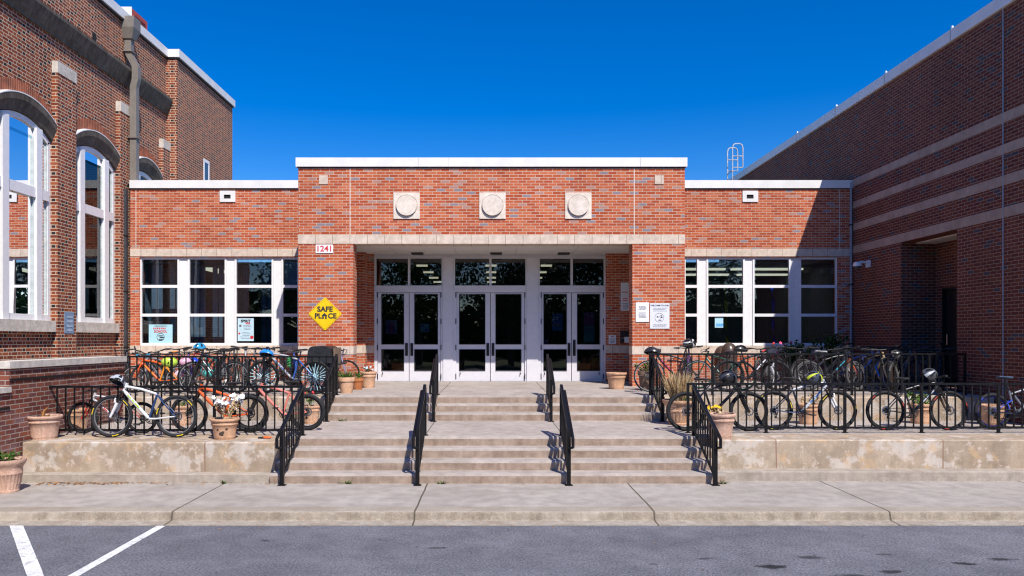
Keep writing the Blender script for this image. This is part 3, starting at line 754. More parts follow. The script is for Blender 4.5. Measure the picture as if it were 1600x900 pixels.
for a, b in bays:
    yc, hw = (a + b) / 2, (b - a) / 2
    inn = arcpts(yc, hw, ZSPR + 0.02, ZCRN); out = arcpts(yc, hw + 0.02, ZSPR + 0.40, ZCRN + 0.40)
    m = MB(); n = len(inn)
    prof = [(XRc - 0.12, 0.0), (XRc + 0.02, 0.06), (XRc + 0.04, 0.25), (XRc + 0.11, 0.62), (XRc + 0.12, 0.92), (XRc + 0.10, 1.0), (XRc - 0.12, 1.0)]
    k = len(prof); vs = []
    for i in range(n):
        for (xx, t_) in prof: vs.append((xx, inn[i][0] + (out[i][0] - inn[i][0]) * t_, inn[i][1] + (out[i][1] - inn[i][1]) * t_))
    fs = [(i * k + j, (i + 1) * k + j, (i + 1) * k + (j + 1) % k, i * k + (j + 1) % k) for i in range(n - 1) for j in range(k)]
    fs += [tuple(range(k)), tuple((n - 1) * k + j for j in reversed(range(k)))]
    m.add(vs, fs); hd = m.build('arch_hood', M_DARKSTONE, O)
    m = MB()
    for i in range(n - 1):
        p, q = out[i], out[i + 1]
        m.quad((XRc + 0.125, p[0], p[1] + 0.004), (XRc + 0.125, q[0], q[1] + 0.004), (XRc + 0.0, q[0], q[1] + 0.022), (XRc + 0.0, p[0], p[1] + 0.022))
        m.quad((XRc + 0.125, p[0], p[1] - 0.02), (XRc + 0.125, q[0], q[1] - 0.02), (XRc + 0.125, q[0], q[1] + 0.004), (XRc + 0.125, p[0], p[1] + 0.004))
    m.build('flashing', M_COPING, hd)
    o1 = arcpts(yc, hw + 0.02, ZSPR + 0.425, ZCRN + 0.425); o2 = arcpts(yc, hw + 0.0, ZSPR + 0.66, ZCRN + 0.68)
    m = MB()
    nb = 30
    o1 = arcpts(yc, hw, ZSPR + 0.425, ZCRN + 0.425, nb); o2 = arcpts(yc, hw, ZSPR + 0.68, ZCRN + 0.68, nb)
    for i in range(nb):
        def mid(P_, t_): return (P_[i][0] + (P_[i + 1][0] - P_[i][0]) * t_, P_[i][1] + (P_[i + 1][1] - P_[i][1]) * t_)
        p0, p1, q0, q1 = mid(o1, 0.13), mid(o1, 0.87), mid(o2, 0.13), mid(o2, 0.87)
        m.prism([p0, p1, q1, q0], lambda p: (XRc + 0.001, p[0], p[1]), lambda p: (XRc + 0.010, p[0], p[1]))
    ba = m.build('brick_arch', plain('rowlock_brick', (0.27, 0.075, 0.034), 0.9, var=0.35, scale=5), O)
    m = MB()
    for i in range(nb): m.quad(*[(XRc + 0.003, p[0], p[1]) for p in (o1[i], o1[i + 1], o2[i + 1], o2[i])])
    m.build('mortar_bed', plain('old_mortar', (0.55, 0.44, 0.32), 0.9), ba)
    # window: frame, mullions, transom, panes
    X0, X1 = XWn - 0.06, XWn + 0.045
    m = MB()
    arc = arcpts(yc, hw, ZSPR, ZCRN); arci = arcpts(yc, hw - 0.10, ZSPR - 0.07, ZCRN - 0.12)
    for i in range(len(arc) - 1):
        m.prism([arc[i], arc[i + 1], arci[i + 1], arci[i]], lambda p: (X0, p[0], p[1]), lambda p: (X1, p[0], p[1]))
    m.box(X0, X1, a, a + 0.10, ZSILL, ZSPR - 0.01).box(X0, X1, b - 0.10, b, ZSILL, ZSPR - 0.01)
    m.box(X0 + 0.005, X1 + 0.012, a + 0.1, b - 0.1, ZSILL, ZSILL + 0.13)
    w = m.build('window', M_WHITE, O)
    m = MB()
    for y in (a + 0.50, b - 0.50): m.box(X0 - 0.01, X1 + 0.055, y - 0.105, y + 0.105, ZSILL + 0.001, ZCRN - 0.16)
    m.build('window_post', M_WHITE, w)
    m = MB().box(X0 - 0.005, X1 + 0.03, a + 0.10, b - 0.10, 5.25, 5.47); m.build('transom_bar', M_WHITE, w)
    m = MB()
    for u, v in ((a + 0.1, a + 0.395), (a + 0.605, b - 0.605), (b - 0.395, b - 0.1)):
        for z0, z1 in ((ZSILL + 0.13, 5.25), (5.47, ZSPR - 0.02)):
            m.box(X0 + 0.02, X1 - 0.012, u, u + 0.03, z0, z1).box(X0 + 0.02, X1 - 0.012, v - 0.03, v, z0, z1)
    m.build('sash', plain('pale_grey_sash', (0.58, 0.64, 0.64), 0.4), w)
    g = MB().quad((XWn, a + 0.1, ZSILL + 0.13), (XWn, b - 0.1, ZSILL + 0.13), (XWn, b - 0.1, ZSPR + 0.0), (XWn, a + 0.1, ZSPR + 0.0))
    g.add([(XWn, p[0], p[1]) for p in arci], [tuple(range(len(arci)))])
    g.build('pane', M_GLASSO, w)
    MB().box(XRc - 0.28, XRc + 0.115, a + 0.02, b - 0.03, ZSILL - 0.25, ZSILL - 0.002).build('sill', M_STONE, w)
    MB().box(XRc - 0.9, XRc - 0.85, a - 0.3, b + 0.3, ZSILL - 0.3, 7.5).build('interior_wall', plain('dark_teal_interior', (0.05, 0.16, 0.19), 0.9), O)
prof = [(XRc, 9.04), (XRc + 0.05, 9.04), (XRc + 0.06, 9.12), (XRc + 0.10, 9.18), (XRc + 0.14, 9.27), (XRc + 0.19, 9.37), (XRc + 0.21, 9.42), (XRc + 0.21, 9.50), (XRc, 9.54)]
MB().prism(prof, lambda p: (p[0] + 0.001, 10.0, p[1]), lambda p: (p[0] + 0.001, 23.59, p[1])).build('cornice', M_DARKSTONE, O)
m = MB().box(-19, XV, 23.6, 28.6, -0.3, ZO1)
m.build('pavilion_wall', M_OLD, O)
m = MB().box(XRc - 0.5, XRc + 0.09, 10.0, 23.54, ZO1, ZO1 + 0.24).box(-19.1, XV + 0.09, 23.54, 28.66, ZO1, ZO1 + 0.24)
co = m.build('coping', M_COPING, O)
MB().box(XRc, XRc + 0.05, 10.0, 23.53, ZO1 - 0.05, ZO1 - 0.001).box(-15, XV + 0.05, 23.57, 28.6, ZO1 - 0.05, ZO1 - 0.001).build('drip_edge', M_DARK, co)
MB().box(-19, XRc - 0.45, 10.1, 23.5, ZO1 - 0.3, ZO1 - 0.1).box(-19, -18.5, 10.1, 23.5, -0.3, ZO1 - 0.3).box(-18.5, XRc - 0.45, 10.1, 10.4, -0.3, ZO1 - 0.3).build('roof', M_ROOF, O)
w = MB().wall_x(25.75, 26.25, 6.4, 8.2, XV - 0.02, XV + 0.02, [(25.82, 26.18, 6.5, 8.1)]).build('narrow_window', M_WHITE, O)
MB().quad((XV + 0.004, 25.82, 6.5), (XV + 0.004, 26.18, 6.5), (XV + 0.004, 26.18, 8.1), (XV + 0.004, 25.82, 8.1)).build('pane', plain('blue_grey_glazing', (0.05, 0.09, 0.14), 0.06), w)
MB().box(XRc + 0.001, XRc + 0.006, 19.25, 19.45, 9.62, 9.86).build('scupper', M_BLACKHOLE, O)
# big downspout with conductor head
t = thing('large_downspout', 'large taupe downspout with conductor head jogging around the dark cornice', 'downspout', (-9.8, 20.95, 6.0))
y = 20.95; w = 0.088
def sq(m, a, b, h):
    (xa, za), (xb, zb) = a, b
    m.add([(xa - h, y - h, za), (xa + h, y - h, za), (xa + h, y + h, za), (xa - h, y + h, za), (xb - h, y - h, zb), (xb + h, y - h, zb), (xb + h, y + h, zb), (xb - h, y + h, zb)],
          [(0, 1, 5, 4), (1, 2, 6, 5), (2, 3, 7, 6), (3, 0, 4, 7), (0, 3, 2, 1), (4, 5, 6, 7)])
m = MB()
path = [(-9.92, 10.32), (-9.92, 9.92), (-9.72, 9.55), (-9.72, 9.22), (-9.775, 9.0), (-9.775, 6.05)]
for a_, b_ in zip(path[:-1], path[1:]): sq(m, a_, b_, w)
m.build('pipe', M_PIPE, t)
m = MB(); xh = -9.90
m.box(xh - 0.2, xh + 0.2, y - 0.2, y + 0.2, 10.58, 10.88)
m.add([(xh - 0.2, y - 0.2, 10.58), (xh + 0.2, y - 0.2, 10.58), (xh + 0.2, y + 0.2, 10.58), (xh - 0.2, y + 0.2, 10.58), (xh - 0.125, y - 0.12, 10.30), (xh + 0.115, y - 0.12, 10.30), (xh + 0.115, y + 0.12, 10.30), (xh - 0.125, y + 0.12, 10.30)],
      [(0, 1, 5, 4), (1, 2, 6, 5), (2, 3, 7, 6), (3, 0, 4, 7), (4, 5, 6, 7)])
m.build('conductor_head', M_PIPE, t)
for x, z in ((-9.92, 9.95), (-9.775, 7.6), (-9.775, 6.35)): MB().box(x - 0.13, x + 0.13, y - 0.13, y + 0.13, z, z + 0.03).build('strap', M_PIPE, t)
# rooftop hatch
t = thing('rooftop_vent', 'small red vent box with a white front on the old building roof', 'roof vent', (-10.35, 21.9, 10.7))
MB().box(-10.62, -10.12, 21.52, 22.5, 10.7, 11.42).build('casing', plain('red_painted_steel', (0.42, 0.07, 0.03), 0.5), t)
MB().box(-10.64, -10.11, 21.49, 21.518, 10.7, 11.44).build('front_plate', M_COPING, t)
m = MB()
for i in range(5): m.box(-10.118, -10.10, 21.7, 22.35, 10.98 + i * 0.07, 11.0 + i * 0.07)
m.build('louvre', plain('dark_red_slat', (0.12, 0.02, 0.012), 0.6), t)
# areaway wall
A = thing('areaway_wall', 'low old brick wall with a stone cap in front of the arched windows', 'wall', (-7.3, 13, 0))
XA = -7.15
m = MB().box(XA - 0.35, XA, 11.36, 14.92, -0.3, 1.70); m.box(-12, XA - 0.35, 11.36, 11.71, -0.3, 1.70); m.box(-12, XA - 0.35, 14.60, 14.92, -0.3, 1.0)
m.build('upper_wall', M_OLDLOW, A)
m = MB().box(XA - 0.40, XA + 0.03, 11.33, 14.95, 1.70, 1.805); m.box(-12, XA - 0.40, 11.33, 11.75, 1.70, 1.805); m.build('cap', M_STONE, A)
m = MB().box(XA - 0.35, XA - 0.003, 5.5, 11.357, -0.3, 1.35); m.build('lower_wall', M_OLDLOW, A)
MB().box(XA - 0.40, XA + 0.035, 5.5, 11.355, 1.35, 1.43).build('lower_cap', M_STONE, A)
m = MB().box(XA, XA + 0.014, 11.36, 14.92, 1.515, 1.55).box(XA - 0.003, XA + 0.012, 5.5, 11.357, 1.10, 1.135)
m.build('drip_line', M_DARK, A)
# plaque on the pier
t = thing('wall_plaque', 'blue grey metal plaque on the brick pier between the arched windows', 'plaque', (XP, 17.9, 2.5))
ya, yb = -XP * F / (CX - 100.5), -XP * F / (CX - 114.5)
MB().box(XP, XP + 0.015, ya, yb, 2.27, 2.77).build('plate', plain('blue_grey_metal', (0.20, 0.30, 0.46), 0.3, metal=0.3), t)
m = MB()
for z in (2.32, 2.42, 2.53, 2.63): m.box(XP + 0.016, XP + 0.02, ya + 0.08, yb - 0.06, z, z + 0.05)
m.build('panel', plain('pale_blue_enamel', (0.36, 0.46, 0.60), 0.4), t)
# ------------------------------------------------------------------ railings
def copy_part(o, off, parent):
    c = o.copy(); COL.objects.link(c); c.parent = parent; c.location = Vector(o.location) + Vector(off); return c
def fence(name, label, x0, x1, d, zg, ztop, posts, group, ret=None):
    t = thing(name, label, 'railing', ((x0 + x1) / 2, d, zg), group)
    MB().box(x0 - 0.02, x1 + 0.02, d - 0.024, d + 0.024, ztop - 0.035, ztop).build('top_rail', M_IRON, t)
    MB().box(x0, x1, d - 0.015, d + 0.015, zg + 0.075, zg + 0.105).build('bottom_rail', M_IRON, t)
    p0 = None
    for x in posts:
        if p0 is None:
            m = MB().box(x - 0.02, x + 0.02, d - 0.02, d + 0.02, zg, ztop - 0.036); m.box(x - 0.04, x + 0.04, d - 0.04, d + 0.04, zg, zg + 0.01)
            p0 = m.build('post', M_IRON, t); px0 = x
        else: copy_part(p0, (x - px0, 0, 0), t)
    b0 = None; n = int(round((x1 - x0) / 0.139))
    for i in range(1, n):
        x = x0 + (x1 - x0) * i / n
        if min(abs(x - q) for q in posts) < 0.05: continue
        if b0 is None:
            b0 = MB().box(x - 0.0100, x + 0.0100, d - 0.0100, d + 0.0100, zg + 0.106, ztop - 0.036).build('baluster', M_IRON, t); bx0 = x
        else: copy_part(b0, (x - bx0, 0, 0), t)
    if ret:
        MB().box(x1 - 0.02, x1 + 0.02, d + 0.03, d + ret, ztop - 0.035, ztop).build('return_rail', M_IRON, t)
        m = MB().box(x1 - 0.022, x1 + 0.022, d + ret - 0.044, d + ret, zg, ztop - 0.036); m.build('return_post', M_IRON, t)
    return t
GF = 'black iron fences in front of the bikes'
xa, xb = PX(62, 12.40), -3.10
fence('iron_fence', 'black iron fence on the lower ledge left of the steps, behind the white bike', xa, xb, 12.40, ZL, 1.385, [xa, PX(198, 12.4), PX(335, 12.4), xb], GF)
xa, xb = 3.24, 9.62
fence('iron_fence', 'long black iron fence on the lower ledge right of the steps', xa, xb, 12.75, ZL, 1.41, [xa] + [PX(q, 12.75) for q in (1197, 1320, 1440, 1560)] + [xb], GF)
xa, xb = PX(192, 15.20), -3.16
fence('iron_fence', 'upper black iron fence on the left terrace edge', xa, xb, 15.20, ZT, 1.805, [xa, PX(268, 15.2), PX(340, 15.2), PX(412, 15.2), xb], GF)
xa, xb = 3.14, PX(1505, 15.40)
fence('iron_fence', 'upper black iron fence on the right terrace edge ending in the gym shade', xa, xb, 15.35, ZT, 1.855, [xa] + [PX(q, 15.35) for q in (1113, 1212, 1331, 1452)] + [xb], GF, ret=1.1)
def stair_rail(label, x, yb, yf, zb, zf, zgb, zgf, side, group):
    """rail from a back post (yb, ground zgb, top zb) sloping to a front post (yf, ground zgf, top zf)"""
    t = thing('stair_railing', label, 'railing', (x, (yb + yf) / 2, zgf), group)
    sl = (zb - zf) / (yb - yf)
    def bar(m, y0, z0, y1, z1, h, w): m.prism([(y0, z0 - h), (y1, z1 - h), (y1, z1), (y0, z0)], lambda p: (x - w, p[0], p[1]), lambda p: (x + w, p[0], p[1]))
    m = MB(); bar(m, yf - 0.03, zf - 0.03 * sl, yb + 0.02, zb + 0.02 * sl, 0.042, 0.024); m.build('top_rail', M_IRON, t)
    low = (zf - zgf) - 0.13
    m = MB(); bar(m, yf + 0.02, zf - low + 0.02 * sl, yb - 0.02, zb - low - 0.02 * sl, 0.03, 0.015); m.build('bottom_rail', M_IRON, t)
    for y, zg, zt_ in ((yf, zgf, zf), (yb, zgb, zb)):
        m = MB().box(x - 0.028, x + 0.028, y - 0.028, y + 0.028, zg, zt_ - 0.043); m.box(x - 0.055, x + 0.055, y - 0.055, y + 0.055, zg, zg + 0.01)
        m.build('post', M_IRON, t)
    n = int(round((yb - yf) / 0.135)); b0 = None
    for i in range(1, n):
        y = yf + (yb - yf) * i / n; zt_ = zf + sl * (y - yf)
        if b0 is None:
            b0 = MB().box(x - 0.010, x + 0.010, y - 0.010, y + 0.010, zt_ - low - 0.031 + 0.03, zt_ - 0.03).build('baluster', M_IRON, t); y0 = y; z0 = zt_
        else: copy_part(b0, (0, y - y0, zt_ - z0), t)
    # grab rail bracketed on one side
    xs = x + side * 0.052
    pts = [(xs, yb + 0.02, zb - 0.10), (xs, yf - 0.03, zf - 0.10 - 0.03 * sl), (xs, yf - 0.09, zf - 0.15), (xs, yf - 0.09, zf - 0.27), (x, yf - 0.03, zf - 0.29)]
    m = MB().tube(pts, 0.024, 8)
    m.cyl((x, yf + 0.25, zf - 0.12 + 0.25 * sl), (xs, yf + 0.25, zf - 0.115 + 0.25 * sl), 0.009, seg=6)
    m.cyl((x, yb - 0.25, zb - 0.12 - 0.25 * sl), (xs, yb - 0.25, zb - 0.115 - 0.25 * sl), 0.009, seg=6)
    m.build('grab_rail', M_IRON, t)
GS = 'black iron stair railings'
for lab, x, sd in (('leftmost lower stair railing, meeting the ledge fence by the pink bike', -3.08, -1), ('lower stair railing left of the middle of the steps', -1.10, -1),
                   ('lower stair railing right of the middle of the steps', 1.11, 1), ('rightmost lower stair railing beside the pot of yellow flowers', 3.25, 1)):
    stair_rail('black iron ' + lab, x, 12.42, 11.22, 1.395, 0.835, ZL, 0.0, sd, GS)
for lab, x, sd in (('leftmost upper stair railing under the black lidded cart', -3.14, -1), ('upper stair railing in front of the left pair of doors', -1.12, -1),
                   ('upper stair railing in front of the right pair of doors', 1.10, 1), ('rightmost upper stair railing by the urn of dry grass', 3.20, 1)):
    stair_rail('black iron ' + lab, x, 15.42, 14.50, 1.83, 1.39, ZT, ZL, sd, GS)

# ------------------------------------------------------------------ pots and plants
def terra(name, col):
    k = lambda q: tuple(c * q for c in col)
    return concrete(name, k(0.92), k(1.06), 5.0, 0.10, streak=0.22, fine_scale=70, rough=0.8, patch=[((0.62, 0.52, 0.44), 6.0, 0.58, 0.70, 0.45, 2.0), (k(0.5), 4.0, 0.60, 0.74, 0.5, 8.0)])
T_PINK = terra('pale_pink_terracotta', (0.62, 0.40, 0.30)); T_TAN = terra('tan_terracotta', (0.64, 0.38, 0.235)); T_ORANGE = terra('orange_terracotta', (0.48, 0.17, 0.06)); T_BROWN = terra('brown_clay', (0.20, 0.12, 0.075))
GP = 'clay flower pots'
def pot(label, x, y, z, r, h, mat, style='rim', group=GP, rotz=0):
    t = thing('flower_pot', label, 'flower pot', (x, y, z), group)
    rb = r * 0.68
    if style == 'rim':
        pr = [(0.0, 0.0), (rb, 0), (rb * 1.015, h * 0.06), (rb * 1.06, h * 0.10), (rb * 1.055, h * 0.13), (rb + (r * 0.86 - rb) * 0.6, h * 0.48), (r * 0.86, h * 0.68), (r * 0.90, h * 0.70), (r * 0.91, h * 0.73), (r * 0.88, h * 0.75), (r * 0.89, h * 0.86), (r * 0.97, h * 0.88), (r, h * 0.92), (r, h * 0.97), (r * 0.97, h), (r * 0.88, h), (r * 0.85, h * 0.92)]
        body = MB().lathe(pr, (x, y, z), 32)
    elif style == 'square_rim':
        pr = [(0, 0), (r * 0.72, 0), (r * 0.9, h * 0.74), (r, h * 0.745), (r * 1.02, h * 0.98), (r, h), (r * 0.9, h), (r * 0.87, h * 0.9)]
        body = MB().lathe(pr, (x, y, z), 32)
    else:
        pr = [(0, 0), (r * 0.60, 0), (r * 0.63, h * 0.06), (r * 0.60, h * 0.09), (r * 0.70, h * 0.28), (r * 0.77, h * 0.54), (r * 0.80, h * 0.56), (r * 0.80, h * 0.60), (r * 0.78, h * 0.62), (r * 0.82, h * 0.78), (r * 0.92, h * 0.84), (r * 0.98, h * 0.90), (r, h * 0.95), (r * 0.99, h), (r * 0.90, h), (r * 0.86, h * 0.92)]
        body = MB().lathe(pr, (x, y, z), 96, flute=(h * 0.10, h * 0.55, 22))
    body.build('clay_body', mat, t)
    MB().lathe([(0.0, h * 0.915), (r * 0.5, h * 0.925), (r * 0.87, h * 0.90)], (x, y, z), 24).build('soil', M_SOIL, t)
    return (x, y, z + h * 0.91)
def blade(m, base, tip, w, bend=0.25, seg=4, lean=None):
    b, t = Vector(base), Vector(tip); ax = (t - b); sd = Vector((RND.uniform(-1, 1), RND.uniform(-1, 1), 0)); sd = sd.normalized() if sd.length > 0.01 else Vector((1, 0, 0))
    out = Vector((ax.x, ax.y, 0)); vs = []
    for i in range(seg + 1):
        q = i / seg; p = b + ax * q + out * (bend * (q * q - q)) + Vector((0, 0, -bend * 0.25 * q * q * ax.length))
        ww = w * (1 - q) ** 0.7 * 0.5 + 0.0006
        vs += [p + sd * ww, p - sd * ww]
    m.add(vs, [(2 * i, 2 * i + 1, 2 * i + 3, 2 * i + 2) for i in range(seg)])
def leafq(m, c, s, nrm=None):
    n = Vector((RND.gauss(0, 1), RND.gauss(0, 1), RND.gauss(0, 1) + 0.7)).normalized(); a = n.orthogonal().normalized(); a = Matrix.Rotation(RND.uniform(0, 6.28), 3, n) @ a; b = n.cross(a)
    c = Vector(c); m.add([c - a * s, c + b * s * 0.5 - a * 0.1 * s, c + a * s, c - b * s * 0.5 - a * 0.1 * s], [(0, 1, 2, 3)])
def grassy(name, label, c, r, h, n, mat, w=0.012, spread=1.0):
    m = MB()
    for i in range(n):
        a = RND.uniform(0, 6.28); q = r * math.sqrt(RND.random()); rr = RND.uniform(0.2, 1) * r * spread
        b = (c[0] + q * math.cos(a) * 0.6, c[1] + q * math.sin(a) * 0.6, c[2] - 0.01)
        a2 = a + RND.gauss(0, 0.5)
        blade(m, b, (b[0] + rr * math.cos(a2), b[1] + rr * math.sin(a2), c[2] + h * RND.uniform(0.45, 1.0)), w * RND.uniform(0.6, 1.2))
    o = m.build(name, mat, None, org=c, weld=False); return tag(o, label, 'plant')
def leafy(name, label, c, r, h, n, mat, s=0.03, fl=None):
    t = thing(name, label, 'plant', c)
    m = MB(); f = MB(); st = MB()
    ns = max(5, n // 22); tips = []
    for i in range(ns):
        a = RND.uniform(0, 6.28); q = r * RND.random() ** 0.5
        tip = Vector((c[0] + q * math.cos(a), c[1] + q * math.sin(a), c[2] + h * RND.uniform(0.5, 1.0)))
        b = Vector((c[0] + 0.3 * q * math.cos(a), c[1] + 0.3 * q * math.sin(a), c[2] - 0.01))
        mid = b.lerp(tip, 0.5) + Vector((0, 0, 0.15 * h)); st.tube([b, mid, tip], [0.004, 0.003, 0.002], 4)
        tips.append((b, mid, tip))
    for i in range(n):
        b, md, tp = RND.choice(tips); q = RND.random() ** 0.6
        p = (b.lerp(md, q * 2) if q < 0.5 else md.lerp(tp, q * 2 - 1)) + Vector((RND.gauss(0, s * 0.9), RND.gauss(0, s * 0.9), RND.gauss(0, s * 0.7)))
        leafq(m, p, s * RND.uniform(0.6, 1.2))
    st.build('stem', mat, t, weld=False); m.build('foliage', mat, t, weld=False)
    if fl:
        fm, fn, fs, up = fl
        for i in range(fn):
            b, md, tp = RND.choice(tips); p = tp + Vector((RND.gauss(0, s * 1.6), RND.gauss(0, s * 1.6), RND.uniform(-0.2, 1) * up))
            n = Vector((RND.gauss(0, 0.6), -0.7 + RND.gauss(0, 0.4), 0.6)).normalized(); a = n.orthogonal().normalized(); bb = n.cross(a)
            for k in range(5):
                q = k * 2 * PI / 5; u = a * math.cos(q) + bb * math.sin(q); v = a * math.cos(q + 0.6) + bb * math.sin(q + 0.6); w_ = a * math.cos(q - 0.6) + bb * math.sin(q - 0.6)
                f.add([p, p + v * fs * 0.7 + n * fs * 0.1, p + u * fs + n * fs * 0.15, p + w_ * fs * 0.7 + n * fs * 0.1], [(0, 1, 2, 3)])
        f.build('blossom', fm, t, weld=False)
    return t
def at(px, d): return PX(px, d)
c = pot('pale pink clay pot with a dead stalk at the far left end of the ledge', at(68, 12.0), 12.02, ZL, 0.262, 0.365, T_PINK)
m = MB(); m.tube([(c[0] - 0.02, c[1], c[2] - 0.02), (c[0], c[1], c[2] + 0.10), (c[0] + 0.05, c[1], c[2] + 0.15)], [0.03, 0.02, 0.008], 6); m.tube([(c[0], c[1], c[2]), (c[0] - 0.04, c[1] - 0.02, c[2] + 0.10)], [0.015, 0.006], 5); m.tube([(c[0] + 0.02, c[1], c[2]), (c[0] + 0.10, c[1] - 0.02, c[2] + 0.05)], [0.02, 0.006], 5)
for i in range(30): leafq(m, (c[0] + RND.gauss(0, 0.07), c[1] + RND.gauss(0, 0.07), c[2] + 0.015), 0.03)
tag(m.build('dead_stalk', M_LITTER, None, org=c, weld=False), 'withered brown stalk in the far left pot', 'plant')
c = pot('tan clay pot behind the small bike at the left end of the fence', at(121, 13.1), 13.1, ZL, 0.205, 0.37, T_TAN)
c = pot('fluted pale clay pot on the pavement at the bottom left corner', at(12, 10.75), 10.75, 0, 0.232, 0.46, T_PINK, 'fluted')
leafy('sparse_plant', 'sparse green plant in the fluted pot on the pavement', c, 0.2, 0.13, 170, M_LEAF, 0.03)
c = pot('chipped pale clay pot holding white flowers on the left ledge', at(350, 11.95), 11.98, ZL, 0.225, 0.325, T_TAN)
leafy('white_flower_plant', 'white flowers spilling over the chipped pot on the ledge', c, 0.27, 0.30, 130, M_DRY, 0.03, (M_PETALW, 46, 0.04, 0.10))
m = MB()
for (dx_, dz_, r_) in ((0.0, 0.10, 0.035), (0.03, 0.12, 0.03), (-0.05, 0.16, 0.022), (0.09, 0.17, 0.025), (0.02, 0.085, 0.028)):
    a = -PI / 2 + dx_ * 5.5; rr = 0.153 + (dz_ - 0.04) * 0.18 + 0.006
    p = Vector((c[0] + rr * math.cos(a), 11.98 + rr * math.sin(a), ZL + dz_)); n = Vector((math.cos(a), math.sin(a), -0.15)).normalized(); u = n.orthogonal().normalized(); v = n.cross(u)
    m.add([p + u * r_ * math.cos(k) * RND.uniform(0.6, 1.1) + v * r_ * math.sin(k) * RND.uniform(0.6, 1.1) for k in [i * 2 * PI / 9 for i in range(9)]], [tuple(range(9))])
ch = m.build('chipped_spot', plain('dark_chip', (0.07, 0.045, 0.03), 0.9), None); 
pp = [o for o in COL.objects if o.get('label') == 'chipped pale clay pot holding white flowers on the left ledge'][0]
ch.parent = pp; ch.matrix_parent_inverse = Matrix.Translation(-Vector(pp.location))
c = pot('tan clay pot behind the rear wheel of the white bike', at(284, 13.9), 13.9, ZL, 0.22, 0.36, T_TAN)
leafy('small_green_plant', 'small green plant in the pot behind the white bike', c, 0.15, 0.12, 60, M_LEAF, 0.03)
c = pot('tan clay pot with red flowers behind the pink bike by the steps', at(486, 14.2), 14.2, ZL, 0.175, 0.33, T_TAN)
leafy('red_flower_plant', 'red flowering plant in the pot behind the pink bike', c, 0.10, 0.28, 90, M_LEAF, 0.028, (M_PETALR, 10, 0.03, 0.04))
c = pot('square-rimmed tan pot of bright grass on the porch edge, leftmost of three', at(541.5, 16.0), 16.0, ZT, 0.17, 0.33, T_TAN, 'square_rim')
grassy('ornamental_grass', 'bright green grass in the leftmost porch pot', c, 0.19, 0.20, 150, M_LEAF, 0.014)
c = pot('small orange clay pot between two larger pots on the porch', at(559, 17.1), 17.1, ZT, 0.135, 0.25, T_ORANGE, 'square_rim')
leafy('small_green_plant', 'small leafy plant in the little orange pot', c, 0.12, 0.16, 70, M_LEAF, 0.03)
c = pot('wide tan clay pot against the left porch wall, nearest the doors', at(576, 17.7), 17.7, ZT, 0.19, 0.37, T_TAN)
leafy('bluish_plant', 'small bluish plant in the wide pot nearest the doors', c, 0.13, 0.14, 50, M_LEAFD, 0.03, (leafmat('pale_blue_petals', (0.45, 0.58, 0.66), (0.55, 0.66, 0.72), (0.3, 0.4, 0.46)), 14, 0.03, 0.04))
pot('empty wide terracotta pot on the porch right of the doors', at(963, 17.3), 17.3, ZT, 0.235, 0.37, T_TAN)
c = pot('brown clay pot of bushy greens behind the upper right stair railing', at(1011, 16.8), 16.9, ZT, 0.18, 0.43, T_BROWN, 'square_rim')
leafy('bushy_plant', 'bushy green plant in the brown pot by the road bike', c, 0.25, 0.20, 230, M_LEAF, 0.035)
c = pot('large fluted urn of dry grass beside the right end of the steps', at(1061, 14.0), 14.0, ZL, 0.30, 0.45, T_TAN, 'fluted')
grassy('dry_grass', 'tall dry straw-coloured grass in the large urn', c, 0.22, 0.62, 520, M_DRY, 0.018, 1.0)
leafy('small_green_plant', 'green shoots at the foot of the dry grass in the urn', (c[0] + 0.12, c[1] - 0.1, c[2]), 0.10, 0.10, 60, M_LEAF, 0.03)
c = pot('pale pink pot of yellow flowers in front of the right fence', at(1127, 12.05), 12.10, ZL, 0.24, 0.39, T_PINK)
leafy('yellow_flower_plant', 'withering yellow flowers in the pot by the right stair railing', (c[0] - 0.05, c[1], c[2]), 0.13, 0.16, 40, M_DRY, 0.028, (M_PETALY, 16, 0.03, 0.06))
c = pot('orange tan clay pot behind the white and blue bike', at(1263, 14.1), 14.1, ZL, 0.22, 0.37, T_TAN)
leafy('dried_plant', 'dried plant in the pot behind the white and blue bike', c, 0.26, 0.24, 170, M_DRY, 0.03)
c = pot('orange tan clay pot behind the long black bike on the right', at(1438, 14.2), 14.2, ZL, 0.225, 0.37, T_TAN)
leafy('leafy_green_plant', 'leafy bright green plant behind the long black bike on the right', c, 0.2, 0.24, 130, M_LEAF, 0.05)
pot('broad tan pot behind the blue bike at the right edge', at(1552, 14.0), 14.0, ZL, 0.26, 0.36, T_TAN)
for px, hh, lab in ((1243, 0.75, 'dark shrub in a tub under the shaded window, with a pink bloom'), (1295, 0.95, 'taller dark climbing shrub at the corner of the right wing')):
    c = pot('dark tub under the shaded right wing window, ' + ('left' if px < 1270 else 'right') + ' one of two', at(px, 19.6), 19.6, ZT, 0.22, 0.35, T_BROWN, 'square_rim', 'dark plant tubs')
    leafy('shrub', lab, c, 0.45, hh, 520, M_LEAFD, 0.06, (leafmat('pink_petals', (0.75, 0.08, 0.20), (0.8, 0.15, 0.3), (0.5, 0.05, 0.1)), 5, 0.05, 0.03) if px < 1270 else None)
